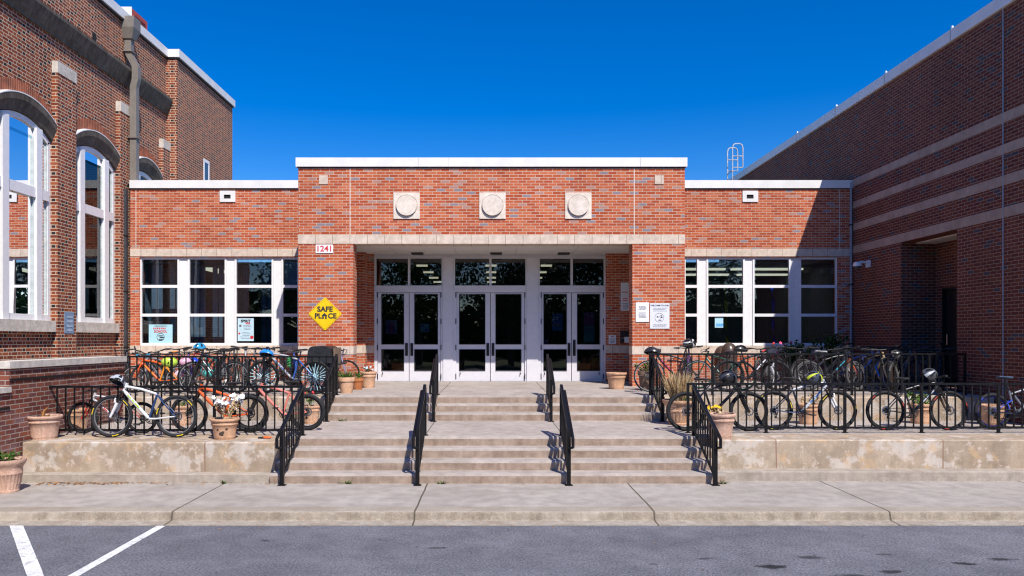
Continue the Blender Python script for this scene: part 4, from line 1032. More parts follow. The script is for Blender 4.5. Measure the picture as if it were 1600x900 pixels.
# weeds and fallen leaves
for px, py, lab in ((534, 655, 'green weed at the foot of the upper steps'), (352, 752, 'green weed at the foot of the left wall'), (690, 752, 'low weed at the middle of the bottom step'), (1128, 750, 'weed at the right corner of the bottom step'), (545, 752, 'small weed at the bottom step left of the middle railing')):
    d = 14.62 if py < 700 else 11.36 if px > 440 else 11.39
    z = ZL if py < 700 else 0.0
    m = MB(); x = PX(px, d)
    for i in range(14): blade(m, (x + RND.gauss(0, 0.03), d - 0.03, z), (x + RND.gauss(0, 0.08), d - 0.05 + RND.gauss(0, 0.03), z + RND.uniform(0.02, 0.07)), 0.02)
    tag(m.build('weed', M_LEAF, None, org=(x, d, z), weld=False), lab, 'weed')
m = MB()
def litter(x0, x1, y0, y1, z, n, s=0.022):
    for i in range(n):
        x = RND.uniform(x0, x1); y = y1 - (y1 - y0) * RND.random() ** 2.2
        c = Vector((x, y, z + 0.006)); a = RND.uniform(0, 6.28); q = s * RND.uniform(0.4, 1.1)
        u = Vector((math.cos(a), math.sin(a), RND.uniform(-0.2, 0.2))) * q; v = Vector((-math.sin(a), math.cos(a), RND.uniform(-0.2, 0.3))) * q * 0.5
        m.add([c - u, c + v, c + u, c - v], [(0, 1, 2, 3)])
litter(-6.7, -6.1, 11.2, 11.41, 0, 90, 0.034); litter(-6.2, -5.5, 11.25, 11.41, 0, 110, 0.03); litter(-5.6, -4.9, 11.3, 11.41, 0, 40, 0.03); litter(-5.0, -3.2, 11.25, 11.41, 0, 60, 0.026); litter(-3.2, 3.4, 11.2, 11.35, 0, 120, 0.015); litter(3.5, 9, 11.4, 11.56, 0, 110, 0.016)
litter(-3.1, 3.2, 14.5, 14.65, ZL, 60, 0.014); litter(-9, 9, 9.15, 9.30, ZR, 60, 0.016); litter(-6, 6, 7.2, 9.2, ZR, 16, 0.02)
tag(m.build('leaf_litter', M_LITTER, None, weld=False), 'scattered dry brown leaves along the wall foot and gutter', 'leaf litter', kind='stuff')

# ------------------------------------------------------------------ bins, cart
def bin_(label, x, y, r, h):
    t = thing('litter_bin', label, 'litter bin', (x, y, ZT), 'brown domed litter bins')
    hb = h - 0.36
    MB().lathe([(0, 0), (r, 0), (r, hb), (r * 0.96, hb + 0.005)], (x, y, ZT), 28).build('body', M_BROWNBIN, t)
    pr = [(r * 1.05, hb + 0.01), (r * 1.05, hb + 0.05), (r * 1.0, hb + 0.06)] + [(r * 1.0 * math.cos(a), hb + 0.08 + 0.28 * math.sin(a)) for a in [i * PI / 2 / 8 for i in range(9)]]
    MB().lathe(pr, (x, y, ZT), 28).build('dome_lid', M_BROWNBIN, t)
    m = MB(); vs = []
    for j, a in enumerate([0.12 + i * 0.22 for i in range(5)]):
        for k in range(7):
            th = -0.95 + (k / 6) * 0.95; rr = r * 1.0 * math.cos(a) + 0.004; vs.append((x + rr * math.cos(th), y + rr * math.sin(th), ZT + hb + 0.08 + 0.284 * math.sin(a)))
    m.add(vs, [(j * 7 + k, j * 7 + k + 1, (j + 1) * 7 + k + 1, (j + 1) * 7 + k) for j in range(4) for k in range(6)], True)
    m.build('opening', M_BLACKHOLE, t)
bin_('brown domed litter bin below the sunny right wing window, nearer one', at(1139, 18.9), 18.9, 0.20, 1.04)
bin_('brown domed litter bin half hidden behind the nearer one', at(1129, 19.9), 19.9, 0.22, 0.96)
t = thing('storage_cart', 'black rounded cart with a bulging lid and tan end panel on the left terrace', 'cart', (-3.72, 17.0, ZT))
def rbox(m, x0, x1, y0, y1, z0, z1, r, taper=0.0):
    prof = [(x0, z0)]
    for k in range(6):
        a = PI - k * PI / 2 / 5; prof.append((x0 + taper + r + r * math.cos(a), z1 - r + r * math.sin(a)))
    for k in range(6):
        a = PI / 2 - k * PI / 2 / 5; prof.append((x1 - taper - r + r * math.cos(a), z1 - r + r * math.sin(a)))
    prof.append((x1, z0)); m.prism(prof, lambda p: (p[0], y0, p[1]), lambda p: (p[0], y1, p[1])); m.s = [True] * len(m.s)
m = MB(); rbox(m, -4.02, -3.46, 16.55, 17.45, 1.62, 1.985, 0.13, 0.03); m.build('lid', M_BLK, t)
MB().box(-3.98, -3.50, 16.62, 17.38, 1.22, 1.615).build('tub', M_BLK, t)
MB().box(-3.459, -3.44, 16.68, 17.42, 1.50, 1.95).build('end_panel', plain('tan_panel', (0.22, 0.15, 0.10), 0.7), t)
MB().tube([(-3.52, 16.6, 1.60), (-3.30, 16.62, 1.60), (-3.30, 17.3, 1.60), (-3.52, 17.32, 1.60)], 0.02, 6).build('push_handle', M_BLK, t)
for yy in (16.75, 17.25):
    w = MB().ring((-3.47, yy, ZT + 0.13), (1, 0, 0), 0.105, 0.025, 24, 6).build('wheel', M_RUBBER, t)
    MB().cyl((-3.49, yy, ZT + 0.13), (-3.45, yy, ZT + 0.13), 0.085, seg=16).build('hub', M_BLK, w)
m = MB()
for xx in (-3.95, -3.54): m.box(xx - 0.02, xx + 0.02, 16.7, 16.74, ZT, 1.219); m.box(xx - 0.02, xx + 0.02, 17.26, 17.3, ZT, 1.219)
m.build('frame_leg', M_BLK, t)
# small tool on the ledge
x = at(413, 12.0); t = thing('bike_part', 'small orange and black bike part lying on the left ledge', 'bike part', (x, 12.0, ZL))
MB().ell((x + 0.04, 12.0, ZL + 0.022), 0.075, 0.03, 0.022, 12, 8).build('body', plain('orange_plastic', (0.75, 0.13, 0.02), 0.4), t)
MB().tube([(x - 0.10, 12.02, ZL + 0.012), (x - 0.04, 11.99, ZL + 0.016), (x + 0.0, 12.0, ZL + 0.02)], [0.012, 0.016, 0.02], 8).build('end_cap', M_BLK, t)

# ------------------------------------------------------------------ signs
def sign_box(t, px0, px1, py0, py1, d, mat, th=0.012, name='panel'):
    return MB().box(PX(px0, d), PX(px1, d), d - th - 0.004, d - 0.004, PZ(py1, d), PZ(py0, d)).build(name, mat, t)
def lines(m, px0, px1, py0, py1, n, d, y, rag=0.3, th=0.5):
    for i in range(n):
        pz = py0 + (py1 - py0) * (i + 0.5) / n; x0 = px0 + (px1 - px0) * RND.uniform(0, rag * 0.5); x1 = px1 - (px1 - px0) * RND.uniform(0, rag * 0.5); hh = (py1 - py0) / n * th / 2
        q = x0
        while q < x1:
            e = min(x1, q + RND.uniform(0.8, 2.6)); m.quad((PX(q, d), y, PZ(pz + hh, d)), (PX(e, d), y, PZ(pz + hh, d)), (PX(e, d), y, PZ(pz - hh, d)), (PX(q, d), y, PZ(pz - hh, d))); q = e + RND.uniform(0.3, 0.6)
d = D_F
t = thing('address_sign', 'white address plate with red 1241 on the left brick pillar', 'sign', (PX(507, d), d, PZ(389, d)))
sign_box(t, 493.5, 520.5, 382.2, 395.5, d, M_PAPER)
text_part('number', '1241', 0.19, M_REDINK, t, (PX(507, d), d - 0.018, PZ(389, d)), sx=1.05, bold=0.004)
xc, zc = PX(508, d), PZ(490.5, d); h = 26.5 / 66 * 1.0
t = thing('safe_place_sign', 'yellow diamond SAFE PLACE sign on the left brick pillar', 'sign', (xc, d, zc))
def dia(m, r, c, y0, y1):
    pl = []
    for k in range(4):
        a = k * PI / 2
        for q in (-0.5, 0, 0.5): pl.append(((r - c * 1.4) * math.cos(a) + c * math.cos(a + q * 1.4), (r - c * 1.4) * math.sin(a) + c * math.sin(a + q * 1.4)))
    m.prism(pl, lambda p: (xc + p[0], y0, zc + p[1]), lambda p: (xc + p[0], y1, zc + p[1])); return m
dia(MB(), h, 0.04, d - 0.012, d - 0.004).build('plate', M_SIGNY, t)
dia(MB(), h * 0.93, 0.035, d - 0.0135, d - 0.0122).build('border', M_BLACKINK, t)
dia(MB(), h * 0.915, 0.035, d - 0.015, d - 0.0137).build('face', M_SIGNY, t)
text_part('word', 'SAFE', 0.168, M_BLACKINK, t, (xc, d - 0.018, PZ(483.4, d)), bold=0.006, sx=1.05)
text_part('word', 'PL', 0.168, M_BLACKINK, t, (PX(497.3, d), d - 0.018, PZ(494.0, d)), bold=0.006)
text_part('word', 'CE', 0.168, M_BLACKINK, t, (PX(519.3, d), d - 0.018, PZ(494.0, d)), bold=0.006)
m = MB(); hx, hz = PX(507.2, d), PZ(498.4, d)
s_ = 1.1 / 66
m.quad((hx - 4.6 * s_, d - 0.018, hz + 4.2 * s_), (hx, d - 0.018, hz + 8.6 * s_), (hx + 4.6 * s_, d - 0.018, hz + 4.2 * s_))
m.quad((hx - 3.2 * s_, d - 0.0181, hz), (hx - 0.9 * s_, d - 0.0181, hz), (hx - 0.9 * s_, d - 0.0181, hz + 4.5 * s_), (hx - 3.2 * s_, d - 0.0181, hz + 4.5 * s_))
m.quad((hx + 0.9 * s_, d - 0.0181, hz), (hx + 3.2 * s_, d - 0.0181, hz), (hx + 3.2 * s_, d - 0.0181, hz + 4.5 * s_), (hx + 0.9 * s_, d - 0.0181, hz + 4.5 * s_))
m.build('house_symbol', M_BLACKINK, t)
t = thing('notice', 'smaller white notice with faint grey lines on the right brick pillar', 'notice', (PX(1003, d), d, PZ(488, d)))
sign_box(t, 993.2, 1013.8, 472.5, 503, d, M_PAPER)
m = MB(); lines(m, 997, 1010, 478, 484.5, 4, d, d - 0.0175); lines(m, 997, 1010, 488, 497, 5, d, d - 0.0175); m.build('print', M_INK, t)
t = thing('notice', 'larger white notice with a round emblem on the right brick pillar', 'notice', (PX(1030, d), d, PZ(493, d)))
sign_box(t, 1015.4, 1045.8, 474, 513.5, d, plain('bluish_white_board', (0.70, 0.71, 0.76), 0.6, var=0.02))
text_part('heading', 'WELCOME TO OUR', 0.048, M_BLACKINK, t, (PX(1030.5, d), d - 0.018, PZ(477.4, d)), bold=0.0012)
m = MB(); lines(m, 1019, 1042, 480.5, 487, 3, d, d - 0.0175, th=0.35); lines(m, 1019, 1042, 506, 511.5, 4, d, d - 0.0175, th=0.4); m.build('print', M_INK, t)
m = MB(); m.ring((PX(1030, d), d - 0.018, PZ(496.3, d)), (0, 1, 0), 0.105, 0.003, 32, 4)
for (u, v, a, b) in ((-4.5, 0.2, 3.5, 2.0), (1.2, 2.6, 3.2, 1.2), (1.4, -0.5, 3.8, 2.2), (-1.8, -4.6, 5.0, 1.4), (-0.6, 1.2, 1.6, 1.0)):
    m.quad((PX(1030 + u, d), d - 0.018, PZ(496.3 - v, d)), (PX(1030 + u + a, d), d - 0.018, PZ(496.3 - v, d)), (PX(1030 + u + a - 0.8, d), d - 0.018, PZ(496.3 - v - b, d)), (PX(1030 + u + 0.9, d), d - 0.018, PZ(496.3 - v - b, d)))
m.build('emblem', M_BLACKINK, t)
d = 20.28
t = thing('notice', 'tall white notice with red lines in the shaded porch corner', 'notice', (PX(977, d), d, PZ(463, d)))
sign_box(t, 969.8, 983.5, 441.5, 485.5, d, M_PAPER)
m = MB(); lines(m, 972, 982, 455, 458, 1, d, d - 0.0175); lines(m, 972, 982, 465, 471, 2, d, d - 0.0175); m.build('red_print', M_REDINK, t)
m = MB(); lines(m, 972, 982, 473, 483, 4, d, d - 0.0175, th=0.35); m.build('print', M_INK, t)
t = thing('notice', 'small white notice with a red mark beside the rightmost door', 'notice', (PX(956, d), d, PZ(530, d)))
sign_box(t, 951, 962.5, 523.5, 537.5, d, M_PAPER)
m = MB(); lines(m, 952.5, 961, 528.5, 536.5, 4, d, d - 0.0175); m.build('print', M_INK, t)
m = MB(); lines(m, 955, 959, 524.5, 527, 1, d, d - 0.0175, 0.1, 0.8); m.build('red_mark', M_REDINK, t)
t = thing('intercom', 'black intercom with a white card on the porch wall', 'intercom', (PX(979, d), d, PZ(528, d)))
MB().box(PX(969, d), PX(985, d), d - 0.10, d - 0.003, PZ(536, d), PZ(518, d)).build('housing', M_BLK, t)
MB().box(PX(974.5, d), PX(984.5, d), d - 0.108, d - 0.101, PZ(535.5, d), PZ(526.5, d)).build('card', M_PAPER, t)
MB().cyl((PX(971.5, d), d - 0.105, PZ(528, d)), (PX(971.5, d), d - 0.099, PZ(528, d)), 0.03, seg=12).build('speaker', M_STEEL, t)
# posters behind glass
def poster(name, label, px0, px1, py0, py1, d, col, parts):
    t = thing(name, label, 'poster', (PX((px0 + px1) / 2, d), d, PZ(py1, d)))
    MB().box(PX(px0, d), PX(px1, d), d, d + 0.004, PZ(py1, d), PZ(py0, d)).build('sheet', plain(name + '_%d' % int(px0), col, 0.6, var=0.04), t)
    for nm, mat, rects in parts:
        m = MB()
        for (a, b, c_, e) in rects: m.quad((PX(a, d), d - 0.002, PZ(e, d)), (PX(b, d), d - 0.002, PZ(e, d)), (PX(b, d), d - 0.002, PZ(c_, d)), (PX(a, d), d - 0.002, PZ(c_, d)))
        m.build(nm, mat, t)
    return t
dd = D_W + 0.085
t = poster('welcome_poster', 'pale blue welcome poster with SCHOOL lettering in the leftmost window', 232.5, 269.5, 507, 535.8, dd, (0.40, 0.66, 0.74), [])
text_part('heading', 'WELCOME TO', 0.052, M_BLACKINK, t, (PX(251, dd), dd - 0.003, PZ(509.7, dd)))
text_part('word', 'SCHOOL', 0.088, M_REDINK, t, (PX(251, dd), dd - 0.003, PZ(518, dd)), bold=0.003)
m = MB()
q = 239.5
for wd in (2.6, 2.2, 3, 2.4, 2.2, 2.8, 2.4): m.quad((PX(q, dd), dd - 0.003, PZ(514.5, dd)), (PX(q + wd - 0.6, dd), dd - 0.003, PZ(514.5, dd)), (PX(q + wd - 0.6, dd), dd - 0.003, PZ(511.8, dd)), (PX(q, dd), dd - 0.003, PZ(511.8, dd))); q += wd + 0.4
m.build('print', M_REDINK, t)
m = MB(); m.ring((PX(251, dd), dd - 0.003, PZ(526.5, dd)), (0, 1, 0), 0.10, 0.006, 28, 4)
for (a, b, c_, e) in ((247, 254, 524, 525.5), (249, 256, 526.5, 528.3), (247.5, 255, 530, 531.5)): m.quad((PX(a, dd), dd - 0.003, PZ(e, dd)), (PX(b, dd), dd - 0.003, PZ(e, dd)), (PX(b + 0.6, dd), dd - 0.003, PZ(c_, dd)), (PX(a + 1, dd), dd - 0.003, PZ(c_, dd)))
m.build('emblem', M_BLACKINK, t)
t = poster('spirit_poster', 'pale blue SPIRIT poster with red dots in the third window', 371.5, 396.5, 497.2, 532.8, dd, (0.50, 0.68, 0.78), [])
text_part('heading', 'SPIRIT', 0.10, M_BLACKINK, t, (PX(384, dd), dd - 0.003, PZ(501.8, dd)), bold=0.004)
m = MB()
for (cx_, cy_, r_) in ((374, 521, 1.6), (393.5, 527, 2.8)): m.add([(PX(cx_, dd) + r_ / 57.8 * math.cos(k * 0.4488), dd - 0.003, PZ(cy_, dd) + r_ / 57.8 * math.sin(k * 0.4488)) for k in range(14)], [tuple(range(14))])
for (a, b) in ((384, 386), (386.6, 388.6), (389.2, 391)): m.quad((PX(a, dd), dd - 0.003, PZ(506.6, dd)), (PX(b, dd), dd - 0.003, PZ(506.6, dd)), (PX(b, dd), dd - 0.003, PZ(504, dd)), (PX(a, dd), dd - 0.003, PZ(504, dd)))
m.build('red_mark', M_REDINK, t)
m = MB(); lines(m, 380, 394, 507, 516, 4, dd, dd - 0.003, 0.4, 0.3); lines(m, 375, 392, 518, 530, 5, dd, dd - 0.003, 0.5, 0.25)
m.add([(PX(375.5, dd) + 2.0 / 57.8 * math.cos(k * 0.4488), dd - 0.0035, PZ(509, dd) + 2.0 / 57.8 * math.sin(k * 0.4488)) for k in range(14)], [tuple(range(14))]); m.build('print', M_INK, t)
d = D_D + 0.055
P_PINK = plain('pink_print', (0.55, 0.10, 0.32), 0.6); P_BLUE = plain('blue_print', (0.05, 0.20, 0.55), 0.6); P_TEAL = plain('teal_print', (0.10, 0.42, 0.48), 0.6)
poster('door_poster', 'pink bordered poster in the leftmost door', 602.5, 620.5, 500, 522, d, (0.42, 0.36, 0.60), [('pink_field', P_PINK, [(607, 616.5, 503.5, 521)]), ('dots', P_BLUE, [(604, 606, 510, 514), (617.5, 619.5, 506, 509), (617.5, 619.5, 514, 517)])])
poster('door_poster', 'small pale blue leaflet in the second door from the left', 657, 670.5, 506, 519, d, (0.30, 0.52, 0.62), [('print', P_BLUE, [(658, 662, 507, 511), (664, 669, 514, 518)])])
poster('door_poster', 'blue poster with a white heading in the fifth door', 862.5, 879, 490, 517, d, (0.05, 0.22, 0.60), [('heading', M_PAPER, [(864, 873, 495, 496.5), (864, 872, 498, 499.5)]), ('picture', plain('skin_toned_print', (0.55, 0.32, 0.22), 0.6), [(865, 868, 504, 510), (870, 873, 506, 510)])])
poster('door_poster', 'tall pink and teal poster in the rightmost door', 912, 929, 488, 535, d, (0.20, 0.36, 0.46), [('pink_field', P_PINK, [(912.4, 928.6, 488.4, 509)]), ('teal_field', P_TEAL, [(912.4, 928.6, 522, 534.6)])])
poster('door_sticker', 'small blue and orange sticker low in the fifth door glass', 850.8, 857, 529.5, 536, d, (0.08, 0.15, 0.6), [('orange_band', plain('orange_print', (0.8, 0.35, 0.1), 0.6), [(851, 856.8, 531.5, 533.5)])])
poster('window_leaflet', 'pale blue leaflet in the lower right wing window', 1117, 1130, 496, 512, dd, (0.42, 0.68, 0.78), [('blue_field', plain('sky_blue_print', (0.12, 0.40, 0.72), 0.6), [(1119, 1130, 505.5, 510)])])
# streamers hanging in the right room
for px, col, lab in ((1132, (0.85, 0.52, 0.02), 'yellow streamer hanging in the sunny right wing window'), (1206, (0.03, 0.12, 0.75), 'blue streamer hanging in the half shaded window')):
    d = D_W + 0.22; m = MB(); vs = []
    for i in range(15):
        z = PZ(450, d) - i * 0.115; a = i * 0.7; x = PX(px, d) + 0.006 * i + 0.02 * math.sin(i * 0.5); vs += [(x - 0.045 * math.cos(a), d - 0.045 * math.sin(a), z), (x + 0.045 * math.cos(a), d + 0.045 * math.sin(a), z)]
    m.add(vs, [(2 * i, 2 * i + 1, 2 * i + 3, 2 * i + 2) for i in range(14)])
    tag(m.build('streamer', plain('streamer_%d' % px, col, 0.5), None, org=(PX(px, d), d, PZ(450, d))), lab, 'streamer')
# ------------------------------------------------------------------ bicycles
def paint(col, metal=0.0, rough=0.3):
    n = 'bike_paint_%d_%d_%d' % tuple(int(q * 255) for q in col)
    return plain(n, col, rough, metal, var=0.05)
GB = 'parked bicycles'
M_CHAIN = plain('oily_chain', (0.07, 0.065, 0.06), 0.4, metal=0.8)
M_SPOKE = plain('spoke_steel', (0.10, 0.10, 0.105), 0.5, metal=0.4)
M_GRIP = plain('rubber_grip', (0.02, 0.02, 0.022), 0.8)
M_ROTOR = plain('brake_rotor', (0.40, 0.40, 0.40), 0.35, metal=1.0)
def bicycle(label, loc, heading, R=0.335, L=None, col=(0.02, 0.02, 0.02), col2=None, fork=None, sus=True, tyre=0.028, bar='flat', steer=0.0, lean=0.0,
            rim=(0.03, 0.03, 0.03), spoke=None, full=False, grip=None, saddle=(0.02, 0.02, 0.02), tyrem=None, wallmark=None, mudguard=False, disc=True, decal=None, seat_up=0.0, thick=1.0, solid=False, rack=False):
    T = thing('bicycle', label, 'bicycle', (0, 0, 0), GB)
    L = L or 3.08 * R; kx = L / (3.08 * R)
    def P(x, z, y=0.0): return Vector((x * R * kx, y, z * R))
    A, B = P(-1.54, 1.0), P(1.54, 1.0)
    bb = P(-0.24, 0.88); st = P(-0.62, 2.12); ht, hb = P(0.86, 2.56), P(1.02, 2.16)
    ax = (ht - hb).normalized()
    pf = paint(col); pf2 = paint(col2) if col2 else pf; pk = paint(fork) if fork else pf
    ts = tyre * R / 0.335 if tyre > 0.02 else tyre
    M_RIM = plain('rim_%d_%d_%d' % tuple(int(q * 255) for q in rim), rim, 0.35, metal=0.4)
    MS = plain('spoke_%d_%d_%d' % tuple(int(q * 255) for q in spoke), spoke, 0.4) if spoke else M_SPOKE
    MT = tyrem or M_RUBBER
    SM = (Matrix.Translation(hb) @ Matrix.Rotation(steer, 4, ax) @ Matrix.Translation(-hb)) if steer else None
    def wheel(c, M, rear):
        m = MB()
        m.cyl((c.x, -0.045, c.z), (c.x, 0.045, c.z), 0.018 * R / 0.335, seg=10)
        n = 24 if spoke else 28; rr = R - 2 * ts - 0.008
        for i in range(n):
            a = 2 * PI * i / n + 0.05; a2 = a + (0.35 if i % 2 else -0.35); y = 0.03 if (i // 2) % 2 else -0.03
            p0 = (c.x + 0.02 * math.cos(a2), y, c.z + 0.02 * math.sin(a2)); p1 = (c.x + rr * math.cos(a), 0, c.z + rr * math.sin(a))
            m.tube([p0, p1], 0.0065 if spoke else 0.0016, 4 if spoke else 3, cap=False)
        w = m.build('wheel', MS, T, M)
        MB().ring(c, (0, 1, 0), R - ts, ts, 44, 9).build('tyre', MT, w, M)
        q = MB(); q.ring(c, (0, 1, 0), R - 2 * ts - 0.003, 0.009, 44, 6, 1.25); q.build('rim', M_RIM, w, M)
        if wallmark:
            q = MB()
            for a0 in (0.1, 2.2, 4.3):
                for i in range(5):
                    a1, a2 = a0 + i * 0.07, a0 + i * 0.07 + 0.06; r0, r1 = R - ts * 1.25, R - ts * 0.75
                    for y in (-ts * 0.99, ts * 0.99):
                        q.quad(*[(c.x + r_ * math.cos(a), y, c.z + r_ * math.sin(a)) for r_, a in ((r0, a1), (r0, a2), (r1, a2), (r1, a1))])
            q.build('sidewall_mark', plain('tyre_mark_%d' % int(wallmark[0] * 255), wallmark, 0.7), w, M)
        if disc:
            q = MB(); q.ring((c.x, -0.034, c.z), (0, 1, 0), 0.066, 0.011, 28, 4, 0.1)
            for i in range(5): a = i * 2 * PI / 5; q.tube([(c.x, -0.034, c.z), (c.x + 0.058 * math.cos(a), -0.034, c.z + 0.058 * math.sin(a))], 0.004, 4)
            q.build('brake_disc', M_ROTOR, w, M)
        if rear:
            q = MB()
            for i in range(6): q.lathe([(0.0, 0), (0.046 - i * 0.0048, 0), (0.046 - i * 0.0048, 0.0028), (0, 0.0028)], (0, 0, 0.014 + i * 0.0048), 20, smooth=False)
            MM = Matrix.Translation((c.x, 0, c.z)) @ Matrix.Rotation(PI / 2, 4, 'X')
            q.build('cassette', M_CHAIN, w, (M @ MM) if M else MM)
        if solid and rear:
            q = MB(); q.lathe([(0.02, 0), (R - 2 * ts - 0.01, 0.0), (R - 2 * ts - 0.01, 0.006), (0.02, 0.01)], (0, 0, 0), 32)
            MM = Matrix.Translation((c.x, 0, c.z)) @ Matrix.Rotation(PI / 2, 4, 'X'); q.build('wheel_cover', plain('smoky_cover', (0.05, 0.035, 0.025), 0.3), w, MM)
    wheel(A, None, True); wheel(B, SM, False)
    # frame
    k = R / 0.335 * thick; m = MB()
    dt, tt, sx = 0.024 * k, 0.018 * k, 0.0165 * k
    hm = hb.lerp(ht, 0.62); hl = hb.lerp(ht, 0.12)
    m.tube([hb - ax * 0.005, ht + ax * 0.005], 0.022 * k, 10)
    m.tube([hl, hl.lerp(bb, 0.3) + Vector((0, 0, -0.006)), bb], [dt * 1.02, dt * 1.05, dt * 0.95], 10)
    if full:
        piv = P(-0.45, 1.72); m.tube([hm, hm.lerp(st, 0.5) + Vector((0, 0, -0.03)), P(-0.5, 1.95)], [tt * 1.2, tt * 1.25, tt], 10); m.tube([bb, P(-0.52, 1.6), st], sx * 1.1, 8)
        m.tube([P(-0.35, 1.85), P(0.05, 1.28)], 0.02 * k, 8)
    else:
        m.tube([hm, hm.lerp(st, 0.5) + Vector((0, 0, 0.004)), st + Vector((0.0, 0, -0.03))], [tt * 1.1, tt, tt * 0.92], 10)
        m.mi = 1 if col2 else 0; m.tube([bb, st], sx, 10)
    for s in (-1, 1):
        m.mi = 0
        ya, yb = s * 0.055, s * 0.03
        m.tube([Vector((bb.x - 0.01, yb, bb.z)), Vector((bb.x - 0.30 * (bb.x - A.x), s * 0.045, bb.z + 0.1 * (A.z - bb.z))), Vector((A.x, ya, A.z))], [0.012 * k, 0.0115 * k, 0.009 * k], 8)
        m.mi = 1 if col2 else 0
        top = st + Vector((-0.005, 0, -0.05)) if not full else P(-0.5, 1.62)
        m.tube([Vector((top.x, s * 0.018, top.z)), Vector((top.x + 0.35 * (A.x - top.x), s * 0.045, top.z + 0.35 * (A.z - top.z))), Vector((A.x, ya, A.z))], [0.010 * k, 0.0095 * k, 0.0085 * k], 8)
    m.mi = 0; m.cyl((bb.x, -0.036, bb.z), (bb.x, 0.036, bb.z), 0.024 * k, seg=12)
    m.build('frame', [pf, pf2], T)
    if col2 or decal:
        m = MB(); cc = decal or col2; u = (bb - hl); n_ = u.normalized()
        for s in (-1, 1):
            for a, b in ((0.16, 0.30), (0.33, 0.42), (0.45, 0.62)):
                m.tube([hl + u * a + Vector((0, s * dt * 0.45, 0.002)), hl + u * b + Vector((0, s * dt * 0.45, 0.002))], dt * 0.64, 8)
        m.build('decal', paint(cc), T)
    # fork
    m = MB(); e = B - hb
    if sus:
        cr = hb - ax * 0.015
        m.mi = 1
        for s in (-1, 1):
            y = s * (0.05 + ts * 0.35)
            lo = Vector((B.x - 0.012, y, B.z)); up = Vector((cr.x - 0.0, y, cr.z)); md = up.lerp(lo, 0.42)
            m.mi = 1; m.tube([up, md], 0.0155 * k, 10); m.mi = 0; m.tube([md, md.lerp(lo, 0.5), lo + Vector((0.01, 0, -0.012))], [0.0215 * k, 0.021 * k, 0.016 * k], 10)
        m.mi = 1; m.tube([(cr.x, -0.06 - ts * 0.35, cr.z), (cr.x, 0, cr.z + 0.012), (cr.x, 0.06 + ts * 0.35, cr.z)], 0.022 * k, 8)
        m.mi = 0; a_ = cr.lerp(B, 0.5); m.tube([(a_.x + 0.02, -0.05 - ts * 0.35, a_.z + 0.03), (a_.x + 0.03, 0, R * 1 + R + 0.02 - (R + R - a_.z - 0.03) * 0.35), (a_.x + 0.02, 0.05 + ts * 0.35, a_.z + 0.03)], 0.012 * k, 8)
    else:
        for s in (-1, 1):
            m.tube([hb, Vector((hb.x + 0.008, s * 0.035, hb.z - 0.03)), Vector((hb.x + e.x * 0.5, s * 0.046, hb.z + e.z * 0.55)), Vector((B.x, s * 0.05, B.z))], [0.018 * k, 0.016 * k, 0.0135 * k, 0.009 * k], 8)
    m.build('fork', [pk, plain('dark_stanchion', (0.03, 0.028, 0.026), 0.25, metal=0.5)], T, SM)
    # cockpit
    sp = ht + ax * 0.03 * k; fw = Vector((0.065 * k, 0, 0.012)); c = sp + fw
    m = MB(); m.tube([ht, ht + ax * 0.045 * k], 0.016 * k, 8); m.tube([sp, c], 0.015 * k, 8)
    gm = plain('grip_%d_%d' % (int(grip[0] * 255), int(grip[2] * 255)), grip, 0.7) if grip else M_GRIP
    hw = 0.33 * min(1.0, R / 0.32); gr = []
    if bar == 'flat':
        m.tube([c + Vector((-0.035, -hw, 0.028)), c + Vector((-0.012, -hw * 0.5, 0.02)), c + Vector((0, -0.07, 0.0)), c + Vector((0, 0.07, 0.0)), c + Vector((-0.012, hw * 0.5, 0.02)), c + Vector((-0.035, hw, 0.028))], 0.0125, 8)
        for s in (-1, 1): gr.append((c + Vector((-0.024, s * (hw - 0.125), 0.025)), c + Vector((-0.036, s * (hw + 0.004), 0.0285))))
        for s in (-1, 1):
            b0 = c + Vector((-0.01, s * (hw - 0.15), 0.02)); m.tube([b0, b0 + Vector((0.045, s * 0.015, -0.012)), b0 + Vector((0.05, s * 0.11, -0.025))], [0.010, 0.007, 0.005], 6)
    elif bar == 'drop':
        for s in (-1, 1):
            y = s * 0.20
            m.tube([c, c + Vector((0, y * 0.8, 0)), c + Vector((0.02, y, 0.0)), c + Vector((0.085, y, -0.005)), c + Vector((0.10, y, -0.05)), c + Vector((0.07, y, -0.11)), c + Vector((0.0, y * 1.03, -0.13))], 0.013, 8)
            b0 = c + Vector((0.085, y, 0.0)); m.tube([b0, b0 + Vector((0.05, 0, 0.03)), b0 + Vector((0.055, 0, 0.07))], [0.016, 0.016, 0.011], 8); m.tube([b0 + Vector((0.05, 0, 0.02)), b0 + Vector((0.07, 0, -0.03)), b0 + Vector((0.055, 0, -0.09))], 0.006, 6)
    else:   # swept town bar
        for s in (-1, 1):
            m.tube([c, c + Vector((0.02, s * 0.10, 0.03)), c + Vector((0.0, s * 0.24, 0.07)), c + Vector((-0.16, s * 0.29, 0.065))], 0.012, 8)
            gr.append((c + Vector((-0.06, s * 0.262, 0.069)), c + Vector((-0.17, s * 0.293, 0.065))))
    # cables
    for s in (-1, 1):
        m.tube([c + Vector((0.02, s * 0.16, 0.01)), c + Vector((0.10, s * 0.08, 0.02)), c + Vector((0.09, s * 0.02, -0.08)), ht + Vector((0.02, s * 0.03, -0.07)), hl + Vector((-0.05, s * 0.028, -0.01))], 0.003, 4)
    hbo = m.build('handlebar', M_BLK, T, SM)
    for a, b in gr: MB().tube([a, b], 0.0165, 8).build('grip', gm, hbo, SM)
    # seat
    u = (st - bb).normalized(); stp = st + u * (0.13 + seat_up) * R / 0.335
